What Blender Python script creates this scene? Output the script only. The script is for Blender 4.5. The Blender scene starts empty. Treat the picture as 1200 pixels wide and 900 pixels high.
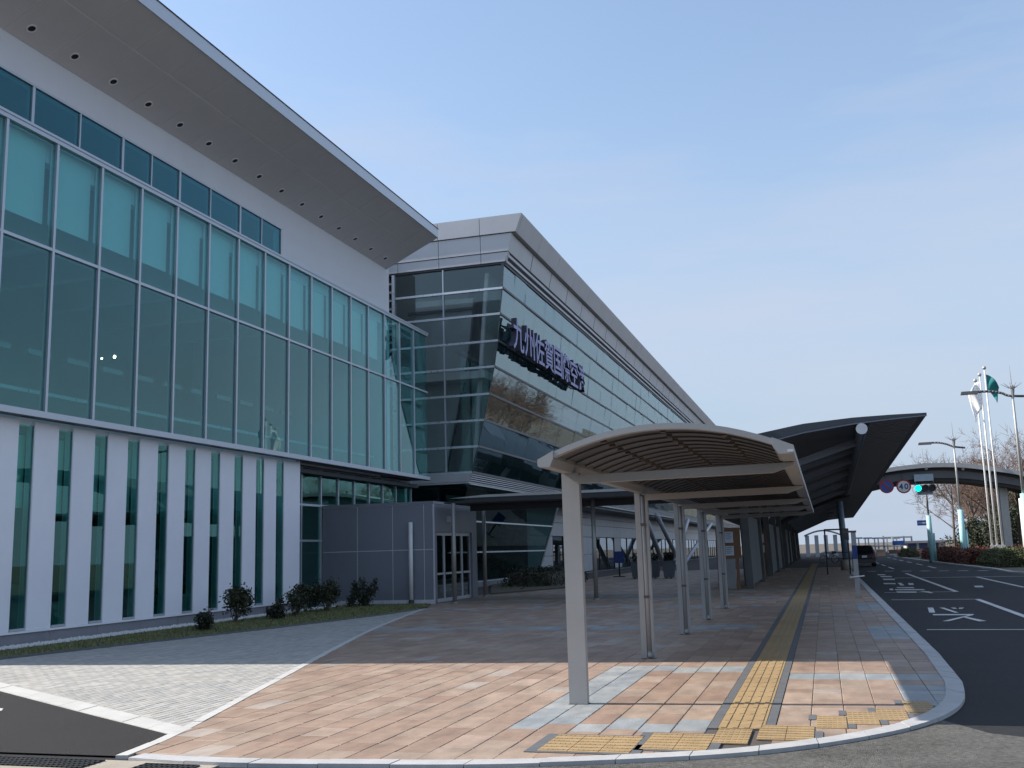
import bpy, math, random
import numpy as np
from mathutils import Vector, Matrix
random.seed(7); rng = np.random.default_rng(7)
S = bpy.context.scene
COL = S.collection
rad = math.radians

# ---------------------------------------------------------------- camera
# calibrated from the vanishing points of the terminal and of the kerb
F, EYE = 1190.0, 1.65
def ray(u, v): return np.array([(u-600)/F, -(v-450)/F, -1.0])
_vy = ray(965.5, 637); _hd = ray(965.5-1000, 637+28)
_up = np.cross(_vy, _vy-_hd); _up /= np.linalg.norm(_up)
if _up[1] < 0: _up = -_up
_vy = _vy/np.linalg.norm(_vy); _vx = np.cross(_vy, _up)
R = np.stack([_vx, _vy, _up])
cam = bpy.data.cameras.new('camera'); cam.sensor_fit = 'HORIZONTAL'; cam.sensor_width = 36
cam.lens = 36*F/1200; cam.clip_start = 0.1; cam.clip_end = 6000
camo = bpy.data.objects.new('camera', cam); COL.objects.link(camo)
M4 = Matrix([[R[i][j] for j in range(3)]+[(0, 0, EYE)[i]] for i in range(3)]+[[0, 0, 0, 1]])
camo.matrix_world = M4; S.camera = camo
def wd(u, v): return R@ray(u, v)
O = np.array([0, 0, EYE])
def G(u, v, z=0.0):   # pixel on the ground
    d = wd(u, v); return O+d*((z-EYE)/d[2])
def PX(u, v, x): d = wd(u, v); return O+d*(x/d[0])
def PY(u, v, y): d = wd(u, v); return O+d*(y/d[1])

# ---------------------------------------------------------------- sky, sun, exposure
SUN_EL, SUN_AZ = rad(35.7), math.atan2(-1.0, -0.0754)   # azimuth measured from +Y towards +X
W = bpy.data.worlds.new('World'); S.world = W; W.use_nodes = True
wn = W.node_tree; wn.nodes.clear()
sky = wn.nodes.new('ShaderNodeTexSky'); sky.sky_type = 'NISHITA'; sky.sun_disc = False
sky.sun_elevation = SUN_EL; sky.sun_rotation = SUN_AZ % (2*math.pi)
sky.air_density = 1.15; sky.dust_density = 0.9; sky.ozone_density = 2.2; sky.altitude = 0
bg = wn.nodes.new('ShaderNodeBackground'); bg.inputs[1].default_value = 0.15
out = wn.nodes.new('ShaderNodeOutputWorld')
# thin high cirrus veil
tc = wn.nodes.new('ShaderNodeTexCoord'); mp = wn.nodes.new('ShaderNodeMapping')
mp.inputs['Scale'].default_value = (0.9, 2.2, 5.5); mp.inputs['Rotation'].default_value = (0.05, 0.12, 0.3)
nz = wn.nodes.new('ShaderNodeTexNoise'); nz.inputs['Scale'].default_value = 1.7; nz.inputs['Detail'].default_value = 5
nz.inputs['Roughness'].default_value = 0.55
cr = wn.nodes.new('ShaderNodeValToRGB'); cr.color_ramp.elements[0].position = 0.44; cr.color_ramp.elements[1].position = 0.74
cr.color_ramp.elements[1].color = (0.62, 0.62, 0.62, 1)
mx = wn.nodes.new('ShaderNodeMix'); mx.data_type = 'RGBA'; mx.inputs['B'].default_value = (2.75, 2.95, 3.5, 1)
L = wn.links.new
L(tc.outputs['Generated'], mp.inputs[0]); L(mp.outputs[0], nz.inputs['Vector']); L(nz.outputs['Fac'], cr.inputs[0])
sx = wn.nodes.new('ShaderNodeSeparateXYZ'); L(tc.outputs['Generated'], sx.inputs[0])
hz = wn.nodes.new('ShaderNodeMapRange'); hz.interpolation_type = 'SMOOTHSTEP'; hz.inputs['From Min'].default_value = -0.02; hz.inputs['From Max'].default_value = 0.5
hz.inputs['To Min'].default_value = 0.96; hz.inputs['To Max'].default_value = 0.25; L(sx.outputs['Z'], hz.inputs['Value'])
hm = wn.nodes.new('ShaderNodeMix'); hm.data_type = 'RGBA'; hm.inputs['B'].default_value = (2.05, 2.5, 3.2, 1)
L(hz.outputs[0], hm.inputs['Factor']); L(sky.outputs[0], hm.inputs['A'])
L(cr.outputs[0], mx.inputs['Factor']); L(hm.outputs['Result'], mx.inputs['A']); L(mx.outputs['Result'], bg.inputs[0]); L(bg.outputs[0], out.inputs[0])
sl = bpy.data.lights.new('sun', 'SUN'); sl.energy = 5.0; sl.angle = rad(0.53); sl.color = (1.0, 0.94, 0.87)
so = bpy.data.objects.new('sun', sl); COL.objects.link(so)
sd = Vector((math.sin(SUN_AZ)*math.cos(SUN_EL), math.cos(SUN_AZ)*math.cos(SUN_EL), math.sin(SUN_EL)))
so.rotation_euler = sd.to_track_quat('Z', 'Y').to_euler(); so.location = (-60, -20, 60)
S.view_settings.view_transform = 'Standard'; S.view_settings.look = 'None'; S.view_settings.gamma = 1
S.view_settings.exposure = 0.62; S.view_settings.use_curve_mapping = False
S.cycles.use_denoising = True; S.cycles.max_bounces = 10; S.cycles.transparent_max_bounces = 16
S.cycles.caustics_reflective = False; S.cycles.caustics_refractive = False

# ---------------------------------------------------------------- materials
MT = {}
def mat(name, col, rough=0.6, metal=0.0, var=0.12, scale=6.0, bump=0.0, bscale=40.0, spec=0.5, tint=False, dirt=0.0, stretch=None):
    m = bpy.data.materials.new(name); m.use_nodes = True; t = m.node_tree; n = t.nodes; l = t.links.new
    b = n['Principled BSDF']; b.inputs['Roughness'].default_value = rough; b.inputs['Metallic'].default_value = metal
    b.inputs['Specular IOR Level'].default_value = spec
    g = n.new('ShaderNodeNewGeometry'); pos = g.outputs['Position']
    if stretch:
        mp = n.new('ShaderNodeMapping'); mp.inputs['Scale'].default_value = stretch; l(pos, mp.inputs[0]); pos = mp.outputs[0]
    nz = n.new('ShaderNodeTexNoise'); nz.inputs['Scale'].default_value = scale; nz.inputs['Detail'].default_value = 6; nz.inputs['Roughness'].default_value = 0.62
    l(pos, nz.inputs['Vector'])
    mr = n.new('ShaderNodeMapRange'); mr.inputs['From Min'].default_value = 0.25; mr.inputs['From Max'].default_value = 0.75
    mr.inputs['To Min'].default_value = 1-var; mr.inputs['To Max'].default_value = 1+var
    l(nz.outputs['Fac'], mr.inputs['Value'])
    vm = n.new('ShaderNodeVectorMath'); vm.operation = 'SCALE'
    if tint:
        at = n.new('ShaderNodeAttribute'); at.attribute_name = 'tint'; l(at.outputs['Color'], vm.inputs[0])
    else: vm.inputs[0].default_value = col[:3]
    l(mr.outputs[0], vm.inputs['Scale']); res = vm.outputs[0]
    if dirt > 0:
        n2 = n.new('ShaderNodeTexNoise'); n2.inputs['Scale'].default_value = 0.7; n2.inputs['Detail'].default_value = 9; n2.inputs['Roughness'].default_value = 0.7
        l(g.outputs['Position'], n2.inputs['Vector'])
        r2 = n.new('ShaderNodeMapRange'); r2.inputs['From Min'].default_value = 0.45; r2.inputs['From Max'].default_value = 0.75
        r2.inputs['To Min'].default_value = 1.0; r2.inputs['To Max'].default_value = 1-dirt
        l(n2.outputs['Fac'], r2.inputs['Value'])
        v2 = n.new('ShaderNodeVectorMath'); v2.operation = 'SCALE'; l(res, v2.inputs[0]); l(r2.outputs[0], v2.inputs['Scale']); res = v2.outputs[0]
    l(res, b.inputs['Base Color'])
    if rough > 0.12:
        rr = n.new('ShaderNodeMapRange'); rr.inputs['To Min'].default_value = max(0.05, rough-0.12); rr.inputs['To Max'].default_value = min(1, rough+0.12)
        l(nz.outputs['Fac'], rr.inputs['Value']); l(rr.outputs[0], b.inputs['Roughness'])
    if bump > 0:
        n3 = n.new('ShaderNodeTexNoise'); n3.inputs['Scale'].default_value = bscale; n3.inputs['Detail'].default_value = 4; l(g.outputs['Position'], n3.inputs['Vector'])
        bp = n.new('ShaderNodeBump'); bp.inputs['Strength'].default_value = bump; bp.inputs['Distance'].default_value = 0.02
        l(n3.outputs['Fac'], bp.inputs['Height']); l(bp.outputs[0], b.inputs['Normal'])
    MT[name] = m; return m
def glass(name, tint, ior=1.55, refl=(0.9, 0.95, 1.0), rough=0.0, wav=0.0, refmul=1.0):
    m = bpy.data.materials.new(name); m.use_nodes = True; t = m.node_tree; n = t.nodes; l = t.links.new; n.clear()
    o = n.new('ShaderNodeOutputMaterial'); mxs = n.new('ShaderNodeMixShader'); tr = n.new('ShaderNodeBsdfTransparent'); gl = n.new('ShaderNodeBsdfGlossy')
    fr = n.new('ShaderNodeFresnel'); gb = n.new('ShaderNodeNewGeometry'); sw = n.new('ShaderNodeMix'); sw.data_type = 'FLOAT'; sw.inputs[2].default_value = ior; sw.inputs[3].default_value = 1/ior
    l(gb.outputs['Backfacing'], sw.inputs[0]); l(sw.outputs[0], fr.inputs['IOR']); tr.inputs[0].default_value = (*tint, 1); gl.inputs[0].default_value = (*refl, 1); gl.inputs['Roughness'].default_value = rough
    if wav > 0:
        g = n.new('ShaderNodeNewGeometry'); nz = n.new('ShaderNodeTexNoise'); nz.inputs['Scale'].default_value = 0.9; nz.inputs['Detail'].default_value = 1
        l(g.outputs['Position'], nz.inputs['Vector']); bp = n.new('ShaderNodeBump'); bp.inputs['Strength'].default_value = wav; bp.inputs['Distance'].default_value = 0.05
        l(nz.outputs['Fac'], bp.inputs['Height']); l(bp.outputs[0], gl.inputs['Normal'])
    ml = n.new('ShaderNodeMath'); ml.operation = 'MULTIPLY'; ml.use_clamp = True; ml.inputs[1].default_value = refmul
    l(fr.outputs[0], ml.inputs[0]); l(ml.outputs[0], mxs.inputs[0]); l(tr.outputs[0], mxs.inputs[1]); l(gl.outputs[0], mxs.inputs[2]); l(mxs.outputs[0], o.inputs[0])
    MT[name] = m; return m
def emit(name, col, st):
    m = bpy.data.materials.new(name); m.use_nodes = True; b = m.node_tree.nodes['Principled BSDF']
    b.inputs['Base Color'].default_value = (*[c*0.3 for c in col], 1); b.inputs['Emission Color'].default_value = (*col, 1); b.inputs['Emission Strength'].default_value = st
    MT[name] = m; return m
mat('white_wall', (0.76, 0.77, 0.80), 0.5, var=0.02, scale=1.5, dirt=0.05, spec=0.3)
mat('white_pilaster', (0.84, 0.84, 0.88), 0.45, var=0.02, scale=2, dirt=0.05, spec=0.3)
mat('soffit', (0.70, 0.69, 0.69), 0.55, var=0.03, scale=2)
mat('soffit_joint', (0.9, 0.89, 0.88), 0.6, var=0.03)
mat('fascia_white', (0.62, 0.65, 0.70), 0.35, metal=0.2, var=0.02)
mat('dark_trim', (0.03, 0.035, 0.04), 0.5)
mat('alu', (0.52, 0.55, 0.60), 0.4, metal=0.45, var=0.05, scale=3)
mat('alu_bright', (0.72, 0.74, 0.75), 0.3, metal=0.6, var=0.04)
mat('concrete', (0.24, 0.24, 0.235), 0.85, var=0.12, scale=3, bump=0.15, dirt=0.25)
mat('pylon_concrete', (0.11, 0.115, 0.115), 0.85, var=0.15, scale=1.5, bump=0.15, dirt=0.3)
mat('plinth', (0.26, 0.26, 0.28), 0.8, var=0.08, scale=4, dirt=0.2)
mat('grey_panel', (0.20, 0.215, 0.25), 0.42, metal=0.15, var=0.03, scale=1.2, dirt=0.06)
mat('panel_joint', (0.55, 0.56, 0.60), 0.5)
mat('blind', (0.86, 0.86, 0.85), 0.8, var=0.03, stretch=(8, 8, 0.3))
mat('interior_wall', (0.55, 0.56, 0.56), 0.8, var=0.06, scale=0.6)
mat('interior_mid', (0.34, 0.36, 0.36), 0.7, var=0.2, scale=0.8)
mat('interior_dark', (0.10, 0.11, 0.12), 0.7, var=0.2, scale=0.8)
mat('interior_floor', (0.30, 0.30, 0.29), 0.5)
mat('zinc', (0.52, 0.52, 0.53), 0.45, metal=0.2, var=0.04, scale=0.8, dirt=0.08)
mat('zinc_dark', (0.10, 0.10, 0.11), 0.5, metal=0.3)
mat('louvre', (0.05, 0.035, 0.03), 0.7)
mat('sign_blue', (0.25, 0.25, 0.52), 0.4, var=0.04)
mat('sign_side', (0.07, 0.07, 0.10), 0.45)
mat('canopy_frame', (0.33, 0.33, 0.325), 0.5, metal=0.1, var=0.04, scale=4, dirt=0.12)
mat('canopy_rib', (0.075, 0.07, 0.066), 0.5)
mat('canopy_panel', (0.115, 0.112, 0.115), 0.45, var=0.1, scale=2.5, dirt=0.15)
mat('canopy_purlin', (0.09, 0.075, 0.065), 0.6)
mat('steel_post', (0.30, 0.29, 0.27), 0.4, metal=0.4, var=0.05)
mat('slab_dark', (0.03, 0.03, 0.035), 0.55)
mat('wing_slat_lit', (0.30, 0.31, 0.33), 0.5, metal=0.1, var=0.15, scale=1.2, stretch=(0.3, 6, 1))  # lighter copy of the wing metal, standing in for missing bounced sunlight
mat('wing_metal', (0.13, 0.14, 0.155), 0.45, metal=0.2, var=0.18, scale=1.2, stretch=(0.3, 6, 1))
mat('wing_edge', (0.045, 0.055, 0.07), 0.4, metal=0.3)
mat('wing_beam', (0.20, 0.22, 0.26), 0.4, metal=0.3)
mat('tube_highlight_grey', (0.40, 0.42, 0.45), 0.35, metal=0.4)
mat('tube_cap', (0.50, 0.54, 0.60), 0.5)
mat('blue_steel', (0.15, 0.20, 0.26), 0.45)
mat('tile', (0.5, 0.4, 0.3), 0.62, var=0.26, scale=4.5, stretch=(1, .45, 1), bump=0.05, bscale=120, tint=True, dirt=0.22)
mat('brick', (0.5, 0.4, 0.3), 0.8, var=0.14, scale=20, bump=0.1, bscale=150, tint=True, dirt=0.10)
mat('grout', (0.075, 0.062, 0.055), 0.95, var=0.2)
mat('grout_grey', (0.15, 0.15, 0.14), 0.95, var=0.2)
mat('kerb', (0.42, 0.42, 0.415), 0.75, var=0.1, scale=7, bump=0.1, bscale=90, dirt=0.25)
mat('kerb_white', (0.50, 0.49, 0.46), 0.75, var=0.07, scale=7, bump=0.1, bscale=90, dirt=0.2)
mat('tactile', (0.36, 0.25, 0.125), 0.65, var=0.16, scale=8, dirt=0.22)
mat('tile_dark', (0.11, 0.115, 0.12), 0.7, var=0.12)
mat('asphalt', (0.025, 0.026, 0.028), 0.85, var=0.4, scale=18, bump=0.7, bscale=160, dirt=0.3, spec=0.3)
mat('asphalt_old', (0.135, 0.13, 0.118), 0.9, var=0.55, scale=28, bump=1.0, bscale=110, dirt=0.6, spec=0.25)
mat('asphalt_new', (0.025, 0.024, 0.024), 0.85, var=0.4, scale=30, bump=0.8, bscale=180, dirt=0.15, spec=0.3)
mat('gutter', (0.34, 0.30, 0.24), 0.9, var=0.12, scale=3, bump=0.2, dirt=0.3)
mat('grate', (0.05, 0.05, 0.05), 0.5, metal=0.5)
mat('paint', (0.55, 0.55, 0.53), 0.8, var=0.22, scale=14, dirt=0.35)
mat('earth', (0.10, 0.085, 0.06), 0.95, var=0.3, scale=2)
mat('field', (0.11, 0.092, 0.07), 0.95, var=0.3, scale=0.05)
mat('grass', (0.17, 0.18, 0.07), 0.8, var=0.5, scale=3)
mat('gravel', (0.62, 0.62, 0.60), 0.8, var=0.2, scale=20)
mat('leaf_dark', (0.022, 0.030, 0.014), 0.6, var=0.5, scale=7)
mat('leaf_shrub', (0.030, 0.038, 0.014), 0.55, var=0.55, scale=9)
mat('leaf_hedge_green', (0.075, 0.085, 0.03), 0.7, var=0.4, scale=3)
mat('leaf_hedge_red', (0.13, 0.045, 0.028), 0.7, var=0.45, scale=2)
mat('leaf_ever', (0.035, 0.045, 0.022), 0.7, var=0.4, scale=1)
mat('bark', (0.10, 0.075, 0.058), 0.9, var=0.25, scale=4)
mat('twig', (0.16, 0.105, 0.080), 0.9, var=0.25, scale=2)
mat('cyan_paint', (0.42, 0.72, 0.72), 0.45, var=0.04)
mat('pole_grey', (0.42, 0.42, 0.40), 0.5, metal=0.2)
mat('pole_white', (0.68, 0.68, 0.66), 0.45)
mat('lamp_dark', (0.10, 0.105, 0.11), 0.5)
mat('flag_white', (0.85, 0.85, 0.85), 0.8); mat('flag_teal', (0.02, 0.22, 0.21), 0.8, var=0.15)
mat('sign_board_blue', (0.02, 0.09, 0.30), 0.5); mat('red_paint', (0.35, 0.025, 0.03), 0.5); mat('sign_white', (0.62, 0.62, 0.62), 0.5)
mat('navy', (0.015, 0.04, 0.16), 0.5); mat('char_blue', (0.03, 0.06, 0.16), 0.5)
mat('bridge_top', (0.42, 0.43, 0.43), 0.5); mat('bridge_soffit', (0.13, 0.13, 0.135), 0.6, var=0.08); mat('bridge_dark', (0.02, 0.02, 0.022), 0.6)
mat('signal_box', (0.36, 0.43, 0.48), 0.5); mat('black', (0.01, 0.01, 0.012), 0.45); emit('green_light', (0.0, 0.85, 0.62), 2.2)
emit('warm_lamp', (1.0, 0.8, 0.5), 14.0)
mat('car_paint', (0.012, 0.012, 0.014), 0.25, spec=0.6, var=0.02); mat('rubber', (0.015, 0.015, 0.015), 0.8); mat('chrome', (0.6, 0.6, 0.6), 0.25, metal=0.9)
mat('tail_red', (0.22, 0.01, 0.012), 0.3); mat('plate', (0.6, 0.6, 0.58), 0.5)
mat('board_brown', (0.16, 0.085, 0.045), 0.7, var=0.15, stretch=(1, 8, 1)); mat('paper', (0.5, 0.54, 0.6), 0.8); mat('paper_print', (0.12, 0.16, 0.24), 0.8)
mat('far_white', (0.50, 0.50, 0.50), 0.7); mat('far_grey', (0.30, 0.31, 0.33), 0.7); mat('far_brown', (0.12, 0.075, 0.055), 0.8); mat('far_pink', (0.50, 0.20, 0.18), 0.7); mat('far_orange', (0.60, 0.38, 0.24), 0.7)
glass('glass_wing', (0.66, 0.89, 0.885), 1.62, (0.66, 0.88, 0.90), wav=0.008)
glass('glass_slot', (0.56, 0.86, 0.82), 1.7, (0.50, 0.82, 0.78), wav=0.008)
glass('glass_cler', (0.45, 0.84, 0.88), 1.6, (0.55, 0.85, 0.92), wav=0.008)
glass('glass_main', (0.55, 0.68, 0.68), 2.9, (0.76, 0.86, 0.88), wav=0.02)
glass('glass_low', (0.35, 0.50, 0.50), 1.5, (0.6, 0.75, 0.75), wav=0.015)
glass('glass_end', (0.92, 0.96, 0.955), 1.7, (0.75, 0.85, 0.85), wav=0.015)
glass('glass_dark', (0.6, 0.65, 0.65), 1.5, (0.8, 0.85, 0.9))
mat('car_glass', (0.01, 0.012, 0.014), 0.08, spec=0.8, var=0.0)

def translucent(name, col, amt):   # milky roofing sheet: part of the light comes through
    m = MT[name]; t = m.node_tree; n = t.nodes; l = t.links.new; b = n['Principled BSDF']; o = n['Material Output']
    tr = n.new('ShaderNodeBsdfTranslucent'); tr.inputs[0].default_value = (*col, 1); mx_ = n.new('ShaderNodeMixShader'); mx_.inputs[0].default_value = amt
    l(b.outputs[0], mx_.inputs[1]); l(tr.outputs[0], mx_.inputs[2]); l(mx_.outputs[0], o.inputs[0])
translucent('canopy_panel', (0.20, 0.21, 0.24), 0.22)
# ---------------------------------------------------------------- mesh helpers
class MB:
    def __init__(s): s.v = []; s.f = []; s.c = []; s.cur = None
    def add(s, vs, fs):
        o = len(s.v); s.v += [tuple(float(q) for q in p) for p in vs]; s.f += [tuple(i+o for i in f) for f in fs]
        if s.cur is not None: s.c += [s.cur]*len(vs)
        return s
    def box(s, x0, x1, y0, y1, z0, z1):
        return s.add([(x0,y0,z0),(x1,y0,z0),(x1,y1,z0),(x0,y1,z0),(x0,y0,z1),(x1,y0,z1),(x1,y1,z1),(x0,y1,z1)],
                     [(0,3,2,1),(4,5,6,7),(0,1,5,4),(1,2,6,5),(2,3,7,6),(3,0,4,7)])
    def hexa(s, b, t):  # bottom 4 points and top 4 points
        return s.add(list(b)+list(t), [(0,3,2,1),(4,5,6,7),(0,1,5,4),(1,2,6,5),(2,3,7,6),(3,0,4,7)])
    def extrude(s, poly, vec):  # polygon (3D) extruded by vec
        n = len(poly); vec = np.array(vec); top = [np.array(p)+vec for p in poly]
        fs = [tuple(range(n-1, -1, -1)), tuple(range(n, 2*n))]+[(i, (i+1) % n, n+(i+1) % n, n+i) for i in range(n)]
        return s.add(list(poly)+top, fs)
    def tube(s, p0, p1, r0, r1=None, n=10, cap=True):
        r1 = r0 if r1 is None else r1
        p0 = np.array(p0, float); p1 = np.array(p1, float); d = p1-p0; L_ = np.linalg.norm(d)
        if L_ < 1e-6: return s
        d /= L_; a = np.cross(d, (0, 0, 1) if abs(d[2]) < .9 else (1, 0, 0)); a /= np.linalg.norm(a); b = np.cross(d, a)
        vs = [p+r*(math.cos(2*math.pi*i/n)*a+math.sin(2*math.pi*i/n)*b) for p, r in ((p0, r0), (p1, r1)) for i in range(n)]
        fs = [(i, (i+1) % n, n+(i+1) % n, n+i) for i in range(n)]
        if cap: fs += [tuple(range(n-1, -1, -1)), tuple(range(n, 2*n))]
        return s.add(vs, fs)
    def path(s, pts, rs, n=8):
        for i in range(len(pts)-1): s.tube(pts[i], pts[i+1], rs[i], rs[i+1], n)
        return s
    def bar(s, p0, p1, w, h, up=(0, 0, 1)):  # rectangular bar between two points
        p0 = np.array(p0, float); p1 = np.array(p1, float); d = p1-p0; d /= np.linalg.norm(d)
        a = np.cross(d, up); a /= np.linalg.norm(a); b = np.cross(a, d)
        q = [(-1,-1),(1,-1),(1,1),(-1,1)]
        return s.hexa([p0+a*w/2*i+b*h/2*j for i, j in q], [p1+a*w/2*i+b*h/2*j for i, j in q])
    def disc(s, c, nrm, r, th, n=20):
        c = np.array(c, float); nrm = np.array(nrm, float); nrm /= np.linalg.norm(nrm); return s.tube(c, c+nrm*th, r, r, n)
    def ring(s, c, nrm, r0, r1, th, n=24):
        c = np.array(c, float); nr = np.array(nrm, float); nr /= np.linalg.norm(nr); a = np.cross(nr, (0, 0, 1)); a /= np.linalg.norm(a); b = np.cross(nr, a)
        vs = []; fs = []
        for i in range(n):
            e = math.cos(2*math.pi*i/n)*a+math.sin(2*math.pi*i/n)*b
            vs += [c+e*r0, c+e*r1, c+e*r1+nr*th, c+e*r0+nr*th]
        for i in range(n):
            j = (i+1) % n
            for k in range(4): fs.append((4*i+k, 4*j+k, 4*j+(k+1) % 4, 4*i+(k+1) % 4))
        return s.add(vs, fs)
    def ball(s, c, r, n=8, m=5, sq=(1, 1, 1)):
        vs = [(c[0], c[1], c[2]+r*sq[2])]; fs = []
        for i in range(1, m):
            for j in range(n):
                a, b = math.pi*i/m, 2*math.pi*j/n
                vs.append((c[0]+r*sq[0]*math.sin(a)*math.cos(b), c[1]+r*sq[1]*math.sin(a)*math.sin(b), c[2]+r*sq[2]*math.cos(a)))
        vs.append((c[0], c[1], c[2]-r*sq[2])); e = len(vs)-1
        for j in range(n):
            fs.append((0, 1+j, 1+(j+1) % n)); fs.append((e, e-n+(j+1) % n, e-n+j))
            for i in range(m-2): fs.append((1+i*n+j, 1+(i+1)*n+j, 1+(i+1)*n+(j+1) % n, 1+i*n+(j+1) % n))
        return s.add(vs, fs)
    def leaf(s, p, size):
        d = rng.normal(size=3); d /= np.linalg.norm(d); e = np.cross(d, rng.normal(size=3)); e /= np.linalg.norm(e)
        p = np.array(p); return s.add([p-d*size, p+e*size*.5, p+d*size, p-e*size*.5], [(0, 1, 2, 3)])
def wloc(o):
    p = Vector((0, 0, 0))
    while o is not None: p += o.location; o = o.parent
    return p
def tag(o, label=None, cat=None, group=None, kind=None):
    if label: o['label'] = label
    if cat: o['category'] = cat
    if group: o['group'] = group
    if kind: o['kind'] = kind
    return o
def mesh(name, mb, m, off=(0, 0, 0), smooth=False):
    me = bpy.data.meshes.new(name)
    me.from_pydata([(p[0]-off[0], p[1]-off[1], p[2]-off[2]) for p in mb.v], [], mb.f)
    for k in (m if isinstance(m, (list, tuple)) else [m]): me.materials.append(MT[k])
    if mb.c:
        a = me.attributes.new('tint', 'FLOAT_COLOR', 'POINT'); a.data.foreach_set('color', np.array([(*c, 1) for c in mb.c], dtype=np.float32).ravel())
    if smooth: me.polygons.foreach_set('use_smooth', [True]*len(me.polygons))
    me.update(); return me
def obj(name, mb, m, parent=None, smooth=False, at=None):
    off = wloc(parent) if parent else (Vector(at) if at is not None else Vector((0, 0, 0)))
    o = bpy.data.objects.new(name, mesh(name, mb, m, off, smooth)); COL.objects.link(o)
    if parent: o.parent = parent
    elif at is not None: o.location = at
    return o
def empty(name, loc, label=None, cat=None, group=None, parent=None):
    o = bpy.data.objects.new(name, None); COL.objects.link(o); o.empty_display_size = 0.2
    if parent: o.parent = parent; o.location = Vector(loc)-wloc(parent)
    else: o.location = loc
    return tag(o, label, cat, group)
def inst(name, me, loc, parent=None, rz=0.0):
    o = bpy.data.objects.new(name, me); COL.objects.link(o)
    o.location = Vector(loc)-(wloc(parent) if parent else Vector((0, 0, 0))); o.rotation_euler = (0, 0, rz)
    if parent: o.parent = parent
    return o
def copy_tree(o, parent=None):
    c = o.copy(); COL.objects.link(c); c.parent = parent
    for ch in list(o.children): copy_tree(ch, c)
    return c
def B(*a): return MB().box(*a)
def text_mb(ch, size, th, offset=0.0):
    cu = bpy.data.curves.new('glyph', 'FONT'); cu.body = ch; cu.size = size; cu.extrude = th/2; cu.offset = offset; cu.resolution_u = 3
    cu.align_x = 'CENTER'
    o = bpy.data.objects.new('glyph', cu); COL.objects.link(o); dg = bpy.context.evaluated_depsgraph_get(); me = bpy.data.meshes.new_from_object(o.evaluated_get(dg))
    mb = MB(); mb.v = [tuple(v.co) for v in me.vertices]; mb.f = [tuple(p.vertices) for p in me.polygons]
    bpy.data.objects.remove(o); bpy.data.curves.remove(cu); bpy.data.meshes.remove(me); return mb
def remap(mb, fn): mb.v = [tuple(fn(*p)) for p in mb.v]; return mb

# ================================================================ GROUND
KERB_Z = -0.010
def sheet(name, poly, z, m, label=None):
    mb = MB(); mb.add([(p[0], p[1], z) for p in poly], [tuple(range(len(poly)))]); return tag(obj(name, mb, m), kind='structure')
sheet('ground', [(-2500, -600), (3000, -600), (3000, 5000), (-2500, 5000)], -0.06, 'field')
sheet('road', [(-40, -8), (60, -8), (60, 7.0), (8.9, 45), (8.9, 60), (8.1, 100), (10.5, 240), (0, 240), (-1.5, 150), (-1.5, 60), (-1.5, 9), (-40, 9)], KERB_Z-0.014, 'asphalt')
sheet('road_patch', [tuple(G(*p, KERB_Z)[:2]) for p in ((100, 905), (400, 899), (560, 899), (700, 895), (850, 887), (960, 875), (1060, 857), (1105, 843), (1160, 858), (1250, 868), (1300, 960), (100, 960))], KERB_Z-0.009, 'asphalt_old')

# outline of the raised pavement, from the kerb in the photograph
ko = [G(*p)[:2] for p in ((150,889),(250,895),(400,897),(560,897),(700,893),(850,885),(960,873),(1060,855),(1110,838),(1130,820),(1128,800))]
ko = [np.array(p) for p in ko]+[np.array((1.50, 16.5)), np.array((1.50, 60.0)), np.array((1.50, 150.0))]
def smooth_line(pts, n):
    pts = [np.array(p) for p in pts]; o = [pts[0]]
    for i in range(len(pts)-1):
        p0, p1, p2, p3 = pts[max(i-1, 0)], pts[i], pts[i+1], pts[min(i+2, len(pts)-1)]
        for k in range(1, n+1):
            t = k/n; o.append(.5*((2*p1)+(-p0+p2)*t+(2*p0-5*p1+4*p2-p3)*t*t+(-p0+3*p1-3*p2+p3)*t**3))
    return o
kerb_out = smooth_line(ko[:11], 6)+[ko[11], ko[12], ko[13]]
def offset_line(pts, d):
    o = []
    for i, p in enumerate(pts):
        a = pts[max(i-1, 0)]; b = pts[min(i+1, len(pts)-1)]; t = b-a; t = t/np.linalg.norm(t); o.append(p+d*np.array((-t[1], t[0])))
    return o
KW = 0.19
kerb_in = offset_line(kerb_out, KW)
# left edge: pale flush strip between pink tiles and grey bricks
st = [np.array(p) for p in ((-5.91, 7.83), (-6.15, 9.0), (-7.13, 12.3), (-8.55, 17.0), (-9.9, 21.6), (-11.0, 26.0), (-12.1, 30.6))]
strip_r = smooth_line(st, 5); strip_l = offset_line(strip_r, 0.11)
pave_poly = kerb_in[1:]+[np.array((-30.0, 150.0)), np.array((-30.0, 31.0)), np.array((-12.3, 31.0))]+strip_r[::-1][:-1]
pavement = tag(empty('pavement', (0, 0, 0)), kind='structure')
mb = MB(); mb.add([(p[0], p[1], -0.008) for p in pave_poly], [tuple(range(len(pave_poly)))]); obj('bedding', mb, 'grout', pavement)

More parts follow.
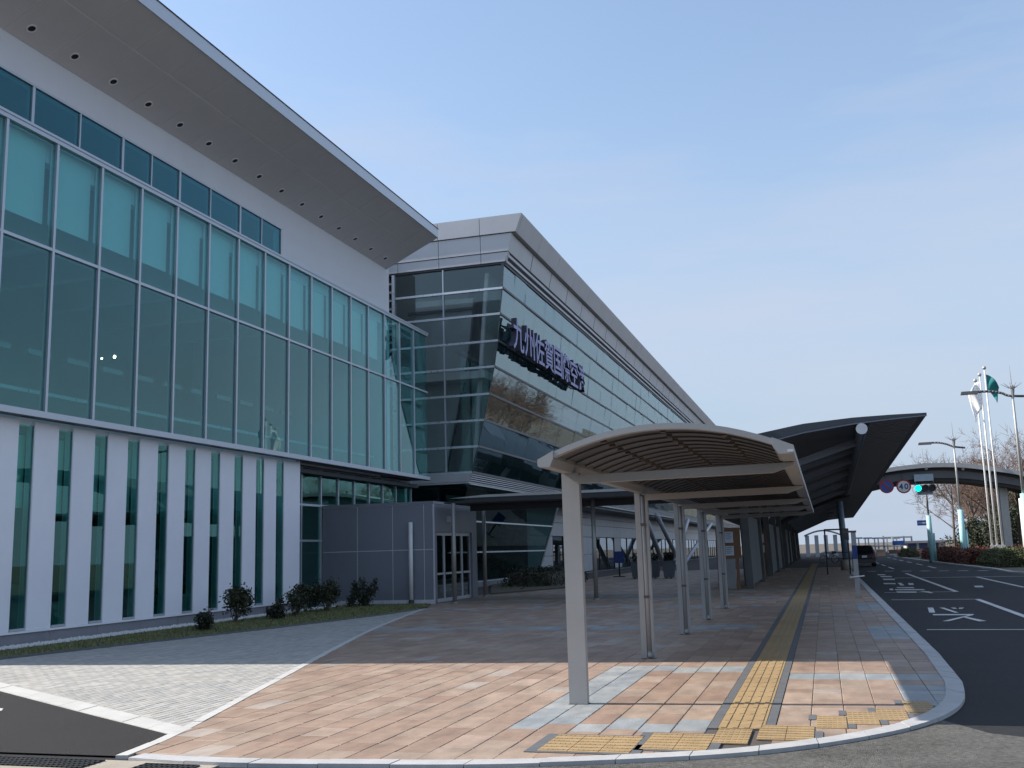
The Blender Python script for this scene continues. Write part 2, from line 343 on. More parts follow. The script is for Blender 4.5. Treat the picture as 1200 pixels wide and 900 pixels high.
def clip(poly, x0, x1, y0, y1):
    for ax, lim, sg in ((0, x0, 1), (0, x1, -1), (1, y0, 1), (1, y1, -1)):
        o = []; n = len(poly)
        for i in range(n):
            a, b = poly[i], poly[(i+1) % n]; ia = sg*(a[ax]-lim) >= 0; ib = sg*(b[ax]-lim) >= 0
            if ia: o.append(a)
            if ia != ib:
                t = (lim-a[ax])/(b[ax]-a[ax]); o.append(a+(b-a)*t)
        poly = o
        if len(poly) < 3: return []
    return poly
def area(p): return 0.5*abs(sum(p[i][0]*p[(i+1) % len(p)][1]-p[(i+1) % len(p)][0]*p[i][1] for i in range(len(p))))
def lay(rects, poly, parent, name, m, z, th, limit, jt, jy):
    """rects: (x0,x1,y0,y1,tint). Nearest `limit` become objects, the rest one joined part."""
    out = []
    P = [np.array(p) for p in poly]
    for x0, x1, y0, y1, tn in rects:
        a = (x0+jt/2, x1-jt/2, y0+jy/2, y1-jy/2)
        c = clip(P, *a)
        if not c: continue
        ar = area(c)
        if ar < 0.003: continue
        full = ar > 0.999*(a[1]-a[0])*(a[3]-a[2])
        # skip what the photograph cannot show
        cx, cy = (a[0]+a[1])/2, (a[2]+a[3])/2
        q = R.T@np.array([cx, cy, z-EYE])
        if q[2] > -1: continue
        u, v = 600+F*q[0]/-q[2], 450-F*q[1]/-q[2]
        vis = -60 < u < 1260 and v < 960
        out.append((ar/(cx*cx+cy*cy)**1.5 if vis else 0.0, full, a, c, tn))
    out.sort(key=lambda r: -r[0]); cache = {}; rest = MB()
    for i, (_, full, a, c, tn) in enumerate(out):
        dz = z+rng.uniform(-0.0015, 0.0015)
        if i < limit:
            if full:
                k = (round(a[1]-a[0], 3), round(a[3]-a[2], 3), tn)
                if k not in cache:
                    mb = MB(); mb.cur = tn; w, h = k[0]/2, k[1]/2; b = 0.006
                    mb.add([(-w,-h,-th),(w,-h,-th),(w,h,-th),(-w,h,-th),(-w,-h,-b),(w,-h,-b),(w,h,-b),(-w,h,-b),(-w+b,-h+b,0),(w-b,-h+b,0),(w-b,h-b,0),(-w+b,h-b,0)],
                           [(0,1,5,4),(1,2,6,5),(2,3,7,6),(3,0,4,7),(4,5,9,8),(5,6,10,9),(6,7,11,10),(7,4,8,11),(8,9,10,11)])
                    cache[k] = mesh(name, mb, m)
                inst(name, cache[k], ((a[0]+a[1])/2, (a[2]+a[3])/2, dz), parent)
            else:
                mb = MB(); mb.cur = tn; cc = c if sum((c[j][0]*c[(j+1) % len(c)][1]-c[(j+1) % len(c)][0]*c[j][1]) for j in range(len(c))) > 0 else c[::-1]
                mb.extrude([(p[0], p[1], dz-th) for p in cc], (0, 0, th)); obj(name, mb, m, parent)
        else:
            rest.cur = tn; n = len(c); cc = c if sum((c[j][0]*c[(j+1) % n][1]-c[(j+1) % n][0]*c[j][1]) for j in range(n)) > 0 else c[::-1]
            rest.extrude([(p[0], p[1], dz-th) for p in cc], (0, 0, th))
    if rest.v: tag(obj('distant_'+name+'s', rest, m, parent), kind='stuff')
PINK = [(0.314, 0.219, 0.16), (0.3, 0.208, 0.151), (0.329, 0.234, 0.172), (0.288, 0.2, 0.146), (0.341, 0.252, 0.187), (0.313, 0.225, 0.166), (0.277, 0.187, 0.136), (0.329, 0.247, 0.187)]
GREYT = [(0.288, 0.302, 0.302), (0.266, 0.284, 0.288), (0.31, 0.317, 0.31), (0.252, 0.274, 0.281)]
BUFF = [(0.376, 0.276, 0.212), (0.352, 0.296, 0.248)]
def pink():
    r = rng.random(); return PINK[int(rng.integers(8))] if r < .93 else BUFF[int(rng.integers(2))]
TXL, TXR = -1.06, -0.64      # guiding line of tactile blocks
tiles = []
# main field: long tiles laid along the walk, in staggered columns
x = TXL-0.09
col = 0
while x > -13.0:
    y = 7.4+0.31*(col % 2)+rng.uniform(-.05, .05)
    while y < 75:
        ln = 0.62 if rng.random() < .8 else 0.42
        if y > 40: ln *= 2
        t = pink()
        if -2.93 < x < -2.2 and 9.4 < y < 14.6: t = GREYT[int(rng.integers(4))]      # grey strip by the first post
        if 14.0 < y < 14.5 and x > -2.3: t = GREYT[int(rng.integers(4))]
        if 9.3 < y < 9.75 and x > -2.3: t = GREYT[int(rng.integers(4))]
        for gy in (21.2, 29.0, 33.5, 38.0):
            if gy < y < gy+0.9 and x < -1.4: t = GREYT[int(rng.integers(4))] if rng.random() < .8 else t
        tiles.append((x-0.31, x, y, y+ln, t)); y += ln
    x -= 0.31; col += 1
# right-hand field between guiding line and kerb: aligned columns
ys = [8.0]
while ys[-1] < 75: ys.append(ys[-1]+rng.choice([0.31, 0.45, 0.62])*(1 if ys[-1] < 35 else 2))
x = TXR+0.09; col = 0
while x < 1.5:
    for i in range(len(ys)-1):
        t = pink()
        if 13.1 < ys[i] < 13.65 or 17.6 < ys[i] < 18.1 or 25 < ys[i] < 25.6: t = GREYT[int(rng.integers(4))]
        if 0.62 < x and (18.5 < ys[i] < 21.5 or 11.2 < ys[i] < 12.9 or 27 < ys[i] < 30): t = GREYT[int(rng.integers(4))]
        tiles.append((x, x+0.31, ys[i], ys[i+1], t))
    x += 0.31; col += 1
lay(tiles, pave_poly, pavement, 'paving_tile', 'tile', 0.0, 0.012, 300, 0.005, 0.014)

# tactile guiding line: yellow ribbed blocks with dark edge tiles
tl = tag(empty('tactile_path', (0, 0, 0)), kind='structure')
def ribbed(x0, x1, y0, y1, z, along='y', n=4):
    mb = B(x0, x1, y0, y1, z-0.012, z)
    for i in range(n):
        if along == 'y':
            c = x0+(x1-x0)*(i+.5)/n; mb.box(c-.022, c+.022, y0+.012, y1-.012, z, z+.006)
        else:
            c = y0+(y1-y0)*(i+.5)/n; mb.box(x0+.012, x1-.012, c-.022, c+.022, z, z+.006)
    return mb
rb = mesh('tactile_block', ribbed(-.21+.003, .21-.003, -.2+.003, .2-.003, 0), 'tactile')
db = mesh('edge_tile', B(-.043, .043, -.198, .198, -.012, 0), 'tile_dark')
y = G(860, 854.5)[1]+0.2
ybl = []
while y < 90: ybl.append(y); y += 0.4
rest = MB(); restd = MB()
for i, y in enumerate(ybl):
    if i < 110:
        inst('tactile_block', rb, ((TXL+TXR)/2, y, 0.008), tl); inst('edge_tile', db, (TXL-.045, y, 0.006), tl); inst('edge_tile', db, (TXR+.045, y, 0.006), tl)
    else:
        rest.box(TXL, TXR, y-.198, y+.198, -.004, .008); restd.box(TXL-.088, TXL-.002, y-.198, y+.198, -.004, .006); restd.box(TXR+.002, TXR+.088, y-.198, y+.198, -.004, .006)
tag(obj('distant_tactile_blocks', rest, 'tactile', tl), kind='stuff'); tag(obj('distant_edge_tiles', restd, 'tile_dark', tl), kind='stuff')
# warning blocks stepping round the corner kerb
def warn(x, y, w=0.40, d=0.40):
    mb = B(x, x+w-.006, y, y+d-.006, -.002, .0085)
    for i in range(6):
        for j in range(6): 
            cx, cy = x+w*(i+.5)/6, y+d*(j+.5)/6; mb.box(cx-.016, cx+.016, cy-.016, cy+.016, .0085, .0125)
    obj('warning_block', mb, 'tactile', tl)
def dark(x0, x1, y0, y1): obj('edge_tile', B(x0, x1, y0, y1, -.002, .0075), 'tile_dark', tl)
def block_px(u0, u1, vt, vb, n):
    vm = (vt+vb)/2; x0, x1 = G(u0, vm)[0], G(u1, vm)[0]; y0, y1 = G((u0+u1)/2, vb)[1], G((u0+u1)/2, vt)[1]; w = (x1-x0)/n
    for i in range(n): warn(x0+i*w, y0, w, y1-y0)
    return x0, x1, y0, y1
for u0, u1, vt, vb, n in ((640, 748, 862.5, 882.5, 3), (757, 834, 860.5, 880, 2)):
    x0, x1, y0, y1 = block_px(u0, u1, vt, vb, n)
    dark(x0-.10, x0-.004, y0-.05, y1+.03); dark(x0-.003, x1, y0-.055, y0-.004); dark(x1+.002, x1+.085, y0-.055, y0+.5*(y1-y0)); dark(x0, x1, y1+.002, y1+.03)
block_px(838, 880, 855, 872, 1)
for u0, u1, vt, vb, n in ((889, 955, 851, 868, 2), (957, 993, 840, 854, 1), (993, 1030, 835, 849.5, 1), (1028, 1064, 831.6, 845, 1), (1060, 1094, 822.5, 835.5, 1)):
    x0, x1, y0, y1 = block_px(u0, u1, vt, vb, n)
    dark(x1+.003, x1+.07, y0+.02, y0+.62*(y1-y0)); dark(x0-.075, x0-.004, y1-.22, y1+.06)

# kerb stones
kerb = tag(empty('kerb', (0, 0, 0)), kind='structure')
def arc_pts(line, ln):
    o = [line[0]]; acc = 0; res = []
    d = [0]
    for i in range(1, len(line)): d.append(d[-1]+np.linalg.norm(line[i]-line[i-1]))
    return d
def at_len(line, d, s):
    for i in range(1, len(line)):
        if s <= d[i] or i == len(line)-1:
            t = (s-d[i-1])/(d[i]-d[i-1]); return line[i-1]+(line[i]-line[i-1])*t
def stones(outer, inner, ln, z0, z1, parent, name, m, limit=200, gap=0.008, maxlen=None):
    outer = [np.array(p) for p in outer]; inner = [np.array(p) for p in inner]
    d = arc_pts(outer, ln); di = arc_pts(inner, ln); n = int((maxlen or d[-1])/ln)
    for i in range(n):
        k = 4; s0, s1 = i*ln+gap/2, (i+1)*ln-gap/2
        a = [at_len(outer, d, s0+(s1-s0)*j/k) for j in range(k+1)]; f = di[-1]/d[-1]
        b = [at_len(inner, di, (s0+(s1-s0)*j/k)*f) for j in range(k+1)]
        pl = a+b[::-1]; z = z1+rng.uniform(-.003, .003); mb = MB()
        cc = pl if sum((pl[j][0]*pl[(j+1) % len(pl)][1]-pl[(j+1) % len(pl)][0]*pl[j][1]) for j in range(len(pl))) > 0 else pl[::-1]
        mb.extrude([(p[0], p[1], z0) for p in cc], (0, 0, z-z0)); obj(name, mb, m, parent)
stones(kerb_out, kerb_in, 0.60, -0.16, 0.012, kerb, 'kerb_stone', 'kerb', maxlen=95)
stones(strip_r, strip_l, 0.60, -0.05, 0.006, kerb, 'edging_stone', 'kerb_white')
obj('channel', MB().add([(p[0], p[1], -.03) for p in kerb_out]+[(p[0], p[1], -.03) for p in kerb_in], [(i, i+1, len(kerb_out)+i+1, len(kerb_out)+i) for i in range(len(kerb_out)-1)]), 'grout', kerb)

# left: pale flush kerb, grey interlocking bricks, driveway asphalt, gutter with grates
lk_o = [np.array((-6.13, 8.82)), np.array((-8.07, 9.95)), np.array((-10.88, 11.62)), np.array((-14.6, 13.85)), np.array((-22, 18.3))]
lk_i = [np.array((-6.17, 9.17)), np.array((-8.23, 10.40)), np.array((-11.58, 12.38)), np.array((-14.9, 14.35)), np.array((-22.2, 18.8))]
stones(lk_o, lk_i, 0.62, -0.08, 0.004, kerb, 'flush_kerb_stone', 'kerb_white')
brick_paving = tag(empty('brick_paving', (0, 0, 0)), kind='structure')
grass_edge = [np.array(p) for p in ((-14.6, 14.2), (-14.33, 15.33), (-13.72, 18.09), (-12.93, 21.69), (-12.35, 25.0), (-12.0, 27.6), (-12.0, 30.2))]
ge = smooth_line(grass_edge, 4)
bp = lk_i[:4]+ge[1:]+strip_l[::-1]
bp_poly = [np.array(p) for p in bp]
mb = MB(); mb.add([(p[0], p[1], -0.012) for p in bp_poly], [tuple(range(len(bp_poly)))]); obj('bedding', mb, 'grout_grey', brick_paving)
GB = [(0.392, 0.377, 0.343), (0.353, 0.343, 0.314), (0.421, 0.402, 0.367), (0.323, 0.319, 0.299), (0.372, 0.353, 0.314)]
bricks = []
x = -6.0; c = 0
while x > -15:
    y = 8.6+.1*(c % 2)
    while y < 31:
        bricks.append((x-.1, x, y, y+.2, GB[int(rng.integers(5))])); y += .2
    x -= .1; c += 1
bricks = [b for b in bricks if b[3] > 8.5+(-6.17-b[0])*0.55-1 and b[2] < 33]
lay(bricks, bp_poly, brick_paving, 'paver_brick', 'brick', -0.002, 0.01, 300, 0.007, 0.008)
sheet('driveway', [(-5.9, 7.85), (-6.13, 8.84), (-8.07, 9.97), (-10.88, 11.64), (-14.6, 13.87), (-22, 18.32), (-40, 18), (-40, 7.72)], -0.006, 'asphalt_new')
sheet('driveway_line', [tuple(G(*p)[:2]) for p in ((-30, 836), (-30, 826), (4, 830), (2, 832.5))], -0.002, 'paint')
gut = tag(obj('gutter', B(-40, -4.9, 7.0, 7.715, -.14, -.012), 'gutter'), kind='structure')
for x0, x1, y0, y1 in ((-7.6, -6.0, 7.36, 7.66), (-5.55, -5.05, 7.30, 7.60)):
    t = empty('drain_grate', ((x0+x1)/2, (y0+y1)/2, 0), 'long black steel drain grate in the pale gutter by the dark driveway' if x0 < -7 else 'short black steel drain grate at the tip of the front kerb', 'drain grate')
    obj('pit_shade', B(x0, x1, y0, y1, -.0115, -.010), 'black', t)  # flat black sheet painting the shade below the bars
    mb = MB()
    n = int((x1-x0)/.05)
    for i in range(n+1): mb.box(x0+i*.05, x0+i*.05+.018, y0, y1, -.010, .0)
    obj('bars', mb, 'grate', t)
    for i in range(5): obj('cross_bar', B(x0, x1, y0+(y1-y0-.02)*i/4, y0+(y1-y0-.02)*i/4+.02, -.010, .002), 'grate', t)

# grass strip, gravel, soil
wall_x = -16.3
gp = ge[::-1]+[np.array((-16.0, 14.2)), np.array((-16.0, 30.8)), np.array((-13.0, 32.6)), np.array((-12.9, 32.0))]
poly_g = [np.array((-15.95, 14.3))]+ge[1:]+[np.array((-12.75, 32.5)), np.array((-15.95, 32.5))]
mb = MB(); mb.add([(p[0], p[1], 0.03) for p in poly_g], [tuple(range(len(poly_g)))]); tag(obj('planting_bed', mb, 'earth'), kind='structure')
bk = tag(empty('bed_edging', (0, 0, 0)), kind='structure')
stones(ge[1:], offset_line(ge[1:], .1), 0.6, -.03, .035, bk, 'edging_stone', 'tile_dark')
def inside(poly, x, y):
    c = False; n = len(poly)
    for i in range(n):
        a, b = poly[i], poly[(i+1) % n]
        if (a[1] > y) != (b[1] > y) and x < (b[0]-a[0])*(y-a[1])/(b[1]-a[1])+a[0]: c = not c
    return c
mb = MB(); vs = []; fs = []
k = 0
while k < 26000:
    x, y = rng.uniform(-15.45, -11.9), rng.uniform(15.0, 32.2)
    if not inside(poly_g, x, y): continue
    if y < 25 and x < -15.5+rng.uniform(0, .12): continue
    if rng.random() < 0.35*(math.sin(x*3.1)*math.sin(y*2.3)+.3): k += 1; continue
    a = rng.uniform(0, 6.28); h = rng.uniform(.02, .065); w = rng.uniform(.006, .014); dx, dy = math.cos(a), math.sin(a); ln = rng.uniform(-.04, .04)
    o = len(vs); vs += [(x-dx*w, y-dy*w, .03), (x+dx*w, y+dy*w, .03), (x+dy*ln, y-dx*ln, .03+h)]; fs.append((o, o+1, o+2)); k += 1
mb.v, mb.f = vs, fs
tag(obj('grass', mb, 'grass'), 'patchy green winter grass strip along the white wing wall', 'grass', kind='stuff')
mb = MB()
for i in range(5200):
    x, y = rng.uniform(-16.12, -15.5), rng.uniform(14.4, 31.5); r = rng.uniform(.018, .042)
    q = [(x+r*rng.uniform(.6, 1.2)*sx, y+r*rng.uniform(.6, 1.2)*sy, .03+r*rng.uniform(.4, 1.3)*sz) for sx, sy, sz in ((1,0,.2),(-1,0,.2),(0,1,.2),(0,-1,.2),(0,0,1))]
    mb.add(q, [(0,2,4),(2,1,4),(1,3,4),(3,0,4)])
tag(obj('gravel', mb, 'gravel'), 'white pebble strip at the foot of the wing wall', 'gravel', kind='stuff')

# road paint
rp = tag(empty('road_markings', (0, 0, 0)), kind='structure')
ZP = KERB_Z-0.004
def stroke(a, b, w, name='painted_line', px=True):
    p, q = (G(*a, ZP)[:2], G(*b, ZP)[:2]) if px else (np.array(a), np.array(b))
    d = q-p; d = d/np.linalg.norm(d); n = np.array((-d[1], d[0]))*w/2
    mb = MB(); mb.add([(*(p-n), ZP), (*(q-n), ZP), (*(q+n), ZP), (*(p+n), ZP)], [(0, 1, 2, 3)]); obj(name, mb, 'paint', rp)
def patch(px, name='painted_stroke'):
    mb = MB(); mb.add([(*G(*p, ZP)[:2], ZP) for p in px], [tuple(range(len(px)))]); obj(name, mb, 'paint', rp)
XL1 = 4.02; XL2 = 6.45
stroke((1.75, 21.2), (3.95, 21.1), .13, px=False); stroke((4.0, 21.1), (9.5, 21.0), .13, px=False)
stroke((1.75, 32.0), (XL1, 31.8), .14, px=False)
stroke((XL1, 12.5), (XL1, 31.9), .15, px=False); stroke((XL1, 36.5), (XL1, 58), .15, px=False)
stroke((1.8, 36.6), (XL1, 36.5), .12, px=False); stroke((XL2, 39), (XL2, 50.5), .15, px=False); stroke((3.0, 51), (8.8, 50.2), .22, px=False)
stroke((XL2, 22), (XL2, 29), .15, px=False)
for i in range(9): stroke((2.3+i*.92, 63.5-i*.5), (2.3+i*.92+.48, 63.3-i*.5), .5, 'crossing_dash', False)
for x in (XL1, XL2):
    for i in range(6): stroke((x, 68+i*9), (x, 73+i*9), .15, 'lane_dash', False)
patch([(1141,686.5),(1151,686.3),(1153,688.2),(1143,688.2)])
# the two characters painted in the bus bay
patch([(1087,712),(1093.5,712),(1096,717.8),(1089,717.8)])
patch([(1100.5,712),(1106,712),(1123.5,717.8),(1119,718)]); patch([(1114,712),(1119,712),(1122,713.3),(1117.5,713.5)]); patch([(1124,712),(1130,712),(1127.5,713.4),(1123.5,713.5)])
patch([(1092.5,719.6),(1141.5,719.6),(1140,720.8),(1094,721)]); patch([(1135,720.8),(1140,720.8),(1112,727.9),(1104,727.9)]); patch([(1128,723.2),(1132,722.6),(1156,727.6),(1147,728.1)])
for px in ([(1028,673),(1037,673),(1038,674),(1029,674)],[(1031,675),(1044,675),(1046,676.2),(1033,676.2)],[(1034,678.2),(1048,678.2),(1049,679.6),(1036,679.6)],
           [(1035,683.3),(1049,683.3),(1050,684.5),(1036,684.5)],[(1052,683),(1056,683),(1060,686),(1055,686)],[(1064,683.3),(1070,683.3),(1071,685.4),(1065,685.4)],
           [(1042,690),(1046,689.6),(1047,691.5),(1043,691.7)],[(1050,688),(1070,688),(1072,689.2),(1052,689.2)],[(1048,690.4),(1082,690.4),(1085,691.6),(1050,691.6)],
           [(1050,693.2),(1074,693.2),(1074,694.5),(1052,694.5)],[(1078,693),(1088,693),(1094,694.8),(1090,695)]): patch(px)

# ================================================================ TERMINAL WING (left)
XF, XC, XR = -16.3, -16.09, -16.95
Y0, Y1 = 14.5, 37.03
ZS, ZEB, ZET, XE = 13.20, 14.28, 14.62, -14.0
ZCT, ZCM, ZCB = 11.22, 8.62, 4.95
ZK0, ZK1 = 11.30, 12.36
wing = empty('terminal_wing', (XF, 26, 0), 'white two-storey terminal wing with teal glass front and upturned dark eave', 'building')
# plinth and lower wall piers between the slot windows
PITCH, SW, S0 = 1.2017, 0.47, 17.63
slots = [S0+PITCH*i for i in range(-2, 10)]
YP = 29.92
obj('plinth', B(XF-.25, XF-.03, Y0, YP, -.1, .25), 'plinth', wing)
for i in range(10): obj('plinth_joint', B(XF-.03, XF-.026, 17.3+i*1.55, 17.312+i*1.55, .03, .25), 'concrete', wing)
prev = Y0
lw = obj('lower_wall', B(XF-.30, XF-.12, Y0, YP, 4.66, 4.92), 'white_pilaster', wing)
obj('sill_band', B(XF-.3, XF+.012, Y0, YP, .252, .30), 'white_pilaster', wing)
for s in slots+[None]:
    e = s if s is not None else YP
    obj('wall_panel', B(XF-.22, XF, prev, e, .302, 4.75), 'white_pilaster', lw)
    if s is not None:
        w = empty('slot_window', (XF-.1, s+SW/2, .31), parent=wing)
        obj('pane', B(XF-.035, XF-.023, s+.008, s+SW-.032, .355, 4.66), 'glass_slot', w)
        mb = B(XF-.17, XF+.006, s+SW-.032, s+SW-.001, .304, 4.66); mb.box(XF-.17, XF-.04, s+.001, s+.008, .304, 4.66); mb.box(XF-.17, XF+.02, s+.008, s+SW-.032, .304, .354)
        obj('frame', mb, 'alu', w); prev = s+SW
# lower glazed part beside the vestibule (set back)
gz = obj('lower_glazing', MB().box(XR-.05, XR+.05, YP, 41.0, 3.42, 3.49).box(XR-.05, XR+.05, YP, 32.7, 2.20, 2.27).box(XR-.05, XR+.05, YP, 41.0, 4.72, 4.80), 'alu', wing)
mls = [YP+.02, 31.2, 32.62, 33.98, 35.33, 36.66, 37.95, 39.3, 40.95]
for i, y in enumerate(mls): obj('mullion', B(XR-.05, XR+.055, y-.03, y+.03, 0, 4.80), 'alu', gz)
for i in range(len(mls)-1):
    obj('pane', B(XR-.01, XR+.002, mls[i]+.03, mls[i+1]-.03, 3.49, 4.72), 'glass_slot', gz)
    if i < 2:
        obj('pane', B(XR-.01, XR+.002, mls[i]+.03, mls[i+1]-.03, 2.27, 3.42), 'glass_slot', gz); obj('pane', B(XR-.01, XR+.002, mls[i]+.03, mls[i+1]-.03, 0.05, 2.20), 'glass_slot', gz)
# soffit under the projecting curtain wall
obj('curtain_soffit', B(XR-.4, XC-.02, YP, 40.84, 4.81, 4.93), 'plinth', wing)
obj('reveal', B(XR-.2, XF-.001, YP-.001, YP+.05, 0, 4.80), 'white_pilaster', wing)
# upper wall
uw = obj('upper_wall', MB().box(XF-.3, XF, Y0, Y1, ZK1, ZS+1.3).box(XF-.3, XF, 26.64*1.0724+.05, Y1, ZCT-.4, ZK1).box(XF-.3, XF-.05, Y0, 28.7, ZCT-.5, ZK0), 'white_wall', wing)
obj('end_wall', B(XF-26, XF, Y1, Y1+.3, 4.95, ZS+1.2), 'white_wall', wing)
obj('rear_wall', B(XF-26.2, XF-26, Y0-.25, Y1+.3, 0, ZS+1.2), 'white_wall', wing)
obj('link_wall', B(XF-26, XR-.3, 41.02, 41.3, 0, 4.9), 'white_wall', wing)
obj('link_roof', B(XF-26, XF-.5, Y1+.31, 41.3, 4.96, 5.1), 'zinc', wing)
obj('near_end_wall', B(XF-26, XF-.001, Y0-.25, Y0-.001, 0, ZS+1.2), 'white_wall', wing)
cm = [k*1.0724 for k in (13.0, 14.9, 16.35, 17.77, 19.23, 20.32, 21.48, 22.86, 24.34, 25.5, 26.64)]
ck = obj('clerestory', MB().box(XF-.15, XF+.03, Y0, cm[-1]+.05, ZK1-.05, ZK1-.001).box(XF-.15, XF+.03, Y0, cm[-1]+.05, ZK0-.06, ZK0), 'alu', wing)
for i, y in enumerate(cm):
    if y < Y0: continue
    w = .04 if i % 2 == 0 and i < 10 else .022
    obj('mullion', B(XF-.12, XF+.025, y-w, y+w, ZK0, ZK1-.05), 'alu', ck)
for i in range(len(cm)-1):
    a = max(cm[i], Y0)
    obj('pane', B(XF-.02, XF-.008, a+.02, cm[i+1]-.02, ZK0+.001, ZK1-.051), 'glass_cler', ck)
# curtain wall
NM = [18.10+1.5155*i for i in range(-2, 15)]+[40.84]
cw = empty('curtain_wall', (XC, 28, ZCB), parent=wing)
mb = MB()
for z0, z1, d in ((ZCT-.10, ZCT, .07), (ZCM-.035, ZCM+.035, .05), (ZCB-.14, ZCB, .09)): mb.box(XC-.12, XC+d, Y0, 40.90, z0, z1)
obj('transoms', mb, 'alu', cw)
obj('cap_rail', B(XC-.25, XC+.09, Y0, 40.95, ZCT+.001, ZCT+.06), 'alu', cw)
obj('drip_trim', B(XC-.12, XC+.10, Y0, 40.9, ZCB-.16, ZCB-.141), 'dark_trim', cw)
prev = Y0
for i, y in enumerate(NM):
    if y > Y0 and i < len(NM)-1:
        obj('mullion', MB().box(XC-.10, XC+.055, y-.035, y+.035, ZCB, ZCT-.10), 'alu', cw)
    if y <= Y0: continue
    a = prev+.036; b = y-.036
    obj('pane', B(XC-.01, XC+.002, a, b, ZCM+.035, ZCT-.10), 'glass_wing', cw)
    obj('pane', B(XC-.01, XC+.002, a, b, ZCB, ZCM-.035), 'glass_wing', cw)
    if y < 37.5:
        # roller blinds drawn over the top of the upper panes
        drop = 9.27+rng.uniform(-.05, .05)
        obj('roller_blind', B(XC-.24, XC-.228, a+.05, b-.05, drop, ZCT-.10), 'blind', cw)
        obj('sill_rail', B(XC-.5, XC-.44, a-.02, b+.02, 5.42, 5.50), 'interior_wall', cw)
    prev = y
# upper floor room behind the glass
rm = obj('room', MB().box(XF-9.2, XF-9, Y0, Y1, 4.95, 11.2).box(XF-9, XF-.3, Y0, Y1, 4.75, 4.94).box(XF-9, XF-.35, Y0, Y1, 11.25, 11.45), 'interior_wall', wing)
obj('room_header', B(XF-1.2, XF-1.0, Y0, Y1-.01, 9.1, 11.24), 'interior_wall', wing)
for i in range(7): obj('ceiling_beam', B(XF-9, XF-1.3, 16+i*3.03, 16.35+i*3.03, 10.3, 11.24), 'interior_wall', wing)
for i in range(13): obj('pale_dash', B(XF-4.1, XF-4.0, 17.6+i*1.515, 18.5+i*1.515, 7.35, 7.5), 'interior_wall', wing)  # added pale bars that draw a broken line behind the lower panes
for q in ((134, 418), (119, 420)):
    p = PX(*q, XF-5.0); obj('ceiling_lamp', MB().disc((p[0], p[1], p[2]), (1, 0, -.3), .05 if q[0] > 130 else .03, .02, 10), 'warm_lamp', wing)
obj('clerestory_room', MB().box(XF-4.2, XF-4, Y0, Y1, 11.46, 13.2).box(XF-4, XF-.3, Y0, Y1, 13.0, 13.19), 'interior_wall', wing)
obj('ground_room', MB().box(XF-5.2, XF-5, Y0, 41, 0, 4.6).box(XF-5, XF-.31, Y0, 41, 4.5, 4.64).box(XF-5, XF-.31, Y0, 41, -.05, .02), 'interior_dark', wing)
for i in range(12): obj('slot_blind', B(XF-.36, XF-.35, slots[i]-.1, slots[i]+SW+.1, 2.9+rng.uniform(-.1, .1), 4.48), 'blind', wing)
for i in range(9): obj('desk', B(XF-3.2, XF-1.6, 16.2+i*1.5, 17.2+i*1.5, 0.02, .72+.25*(i % 3)), ['interior_wall', 'board_brown', 'far_grey'][i % 3], wing)
# roof, eave soffit with panels and downlights, fascia
rf = obj('roof', MB().extrude([(XF-26, Y0, ZS+1.25), (XF-.4, Y0, ZS+1.25), (XE-.1, Y0, ZET-.08), (XE-.1, Y0, ZET-.01), (XF-26, Y0, ZET+.05)], (0, Y1-Y0, 0)), 'zinc', wing)
sfm = MB(); sl_ = (ZEB-ZS)/(XE-XF)
sz = lambda x: ZS+(x-XF)*sl_
sfm.extrude([(XF, Y0, sz(XF)+.012), (XE-.035, Y0, sz(XE-.035)+.012), (XE-.035, Y0, sz(XE)+.2), (XF, Y0, sz(XF)+.5)], (0, Y1-Y0, 0))
sf = obj('soffit', sfm, 'soffit_joint', wing)
sy = []; y = Y0
XM = -14.99
k0 = 16.85*1.062
ys = [k0+1.366*i for i in range(-2, 15)]
ys = [Y0+.01]+[q for q in ys if Y0+.2 < q < Y1-.3]+[Y1-.01]
for i in range(len(ys)-1):
    a, b = ys[i]+.016, ys[i+1]-.016
    for x0, x1 in ((XF+.012, XM-.018), (XM+.018, XE-.036)):
        mb = MB(); z0, z1 = sz(x0), sz(x1)
        mb.hexa([(x0, a, z0-.001), (x1, a, z1-.001), (x1, b, z1-.001), (x0, b, z0-.001)], [(x0, a, z0+.011), (x1, a, z1+.011), (x1, b, z1+.011), (x0, b, z0+.011)])
        obj('soffit_panel', mb, 'soffit', sf)
for i in range(17):
    yl = 16.98+1.3675*(i-1)
    if yl > Y1-.3 or yl < Y0: continue
    xl = XF+.375; z = sz(xl); nr = np.array((sl_, 0, -1)); nr /= np.linalg.norm(nr); c = np.array((xl, yl, z-.002))
    d = empty('downlight', (xl, yl, z), parent=wing)
    obj('trim_ring', MB().ring(c, nr, .085, .12, .015, 20), 'soffit_joint', d); obj('lens', MB().disc(c+nr*.001, nr, .085, .006, 18), 'black', d)
obj('fascia', MB().box(XE-.03, XE, Y0-.02, Y1+.03, ZEB-.02, ZET), 'fascia_white', wing)
obj('fascia_end', MB().extrude([(XF, Y1+.002, sz(XF)-.01), (XE-.031, Y1+.002, sz(XE)-.012), (XE-.031, Y1+.002, ZET-.002), (XF, Y1+.002, ZET-.002)], (0, .03, 0)), 'fascia_white', wing)
obj('gutter_trim', B(XE-.04, XE+.02, Y0-.03, Y1+.04, ZET+.001, ZET+.025), 'dark_trim', wing)

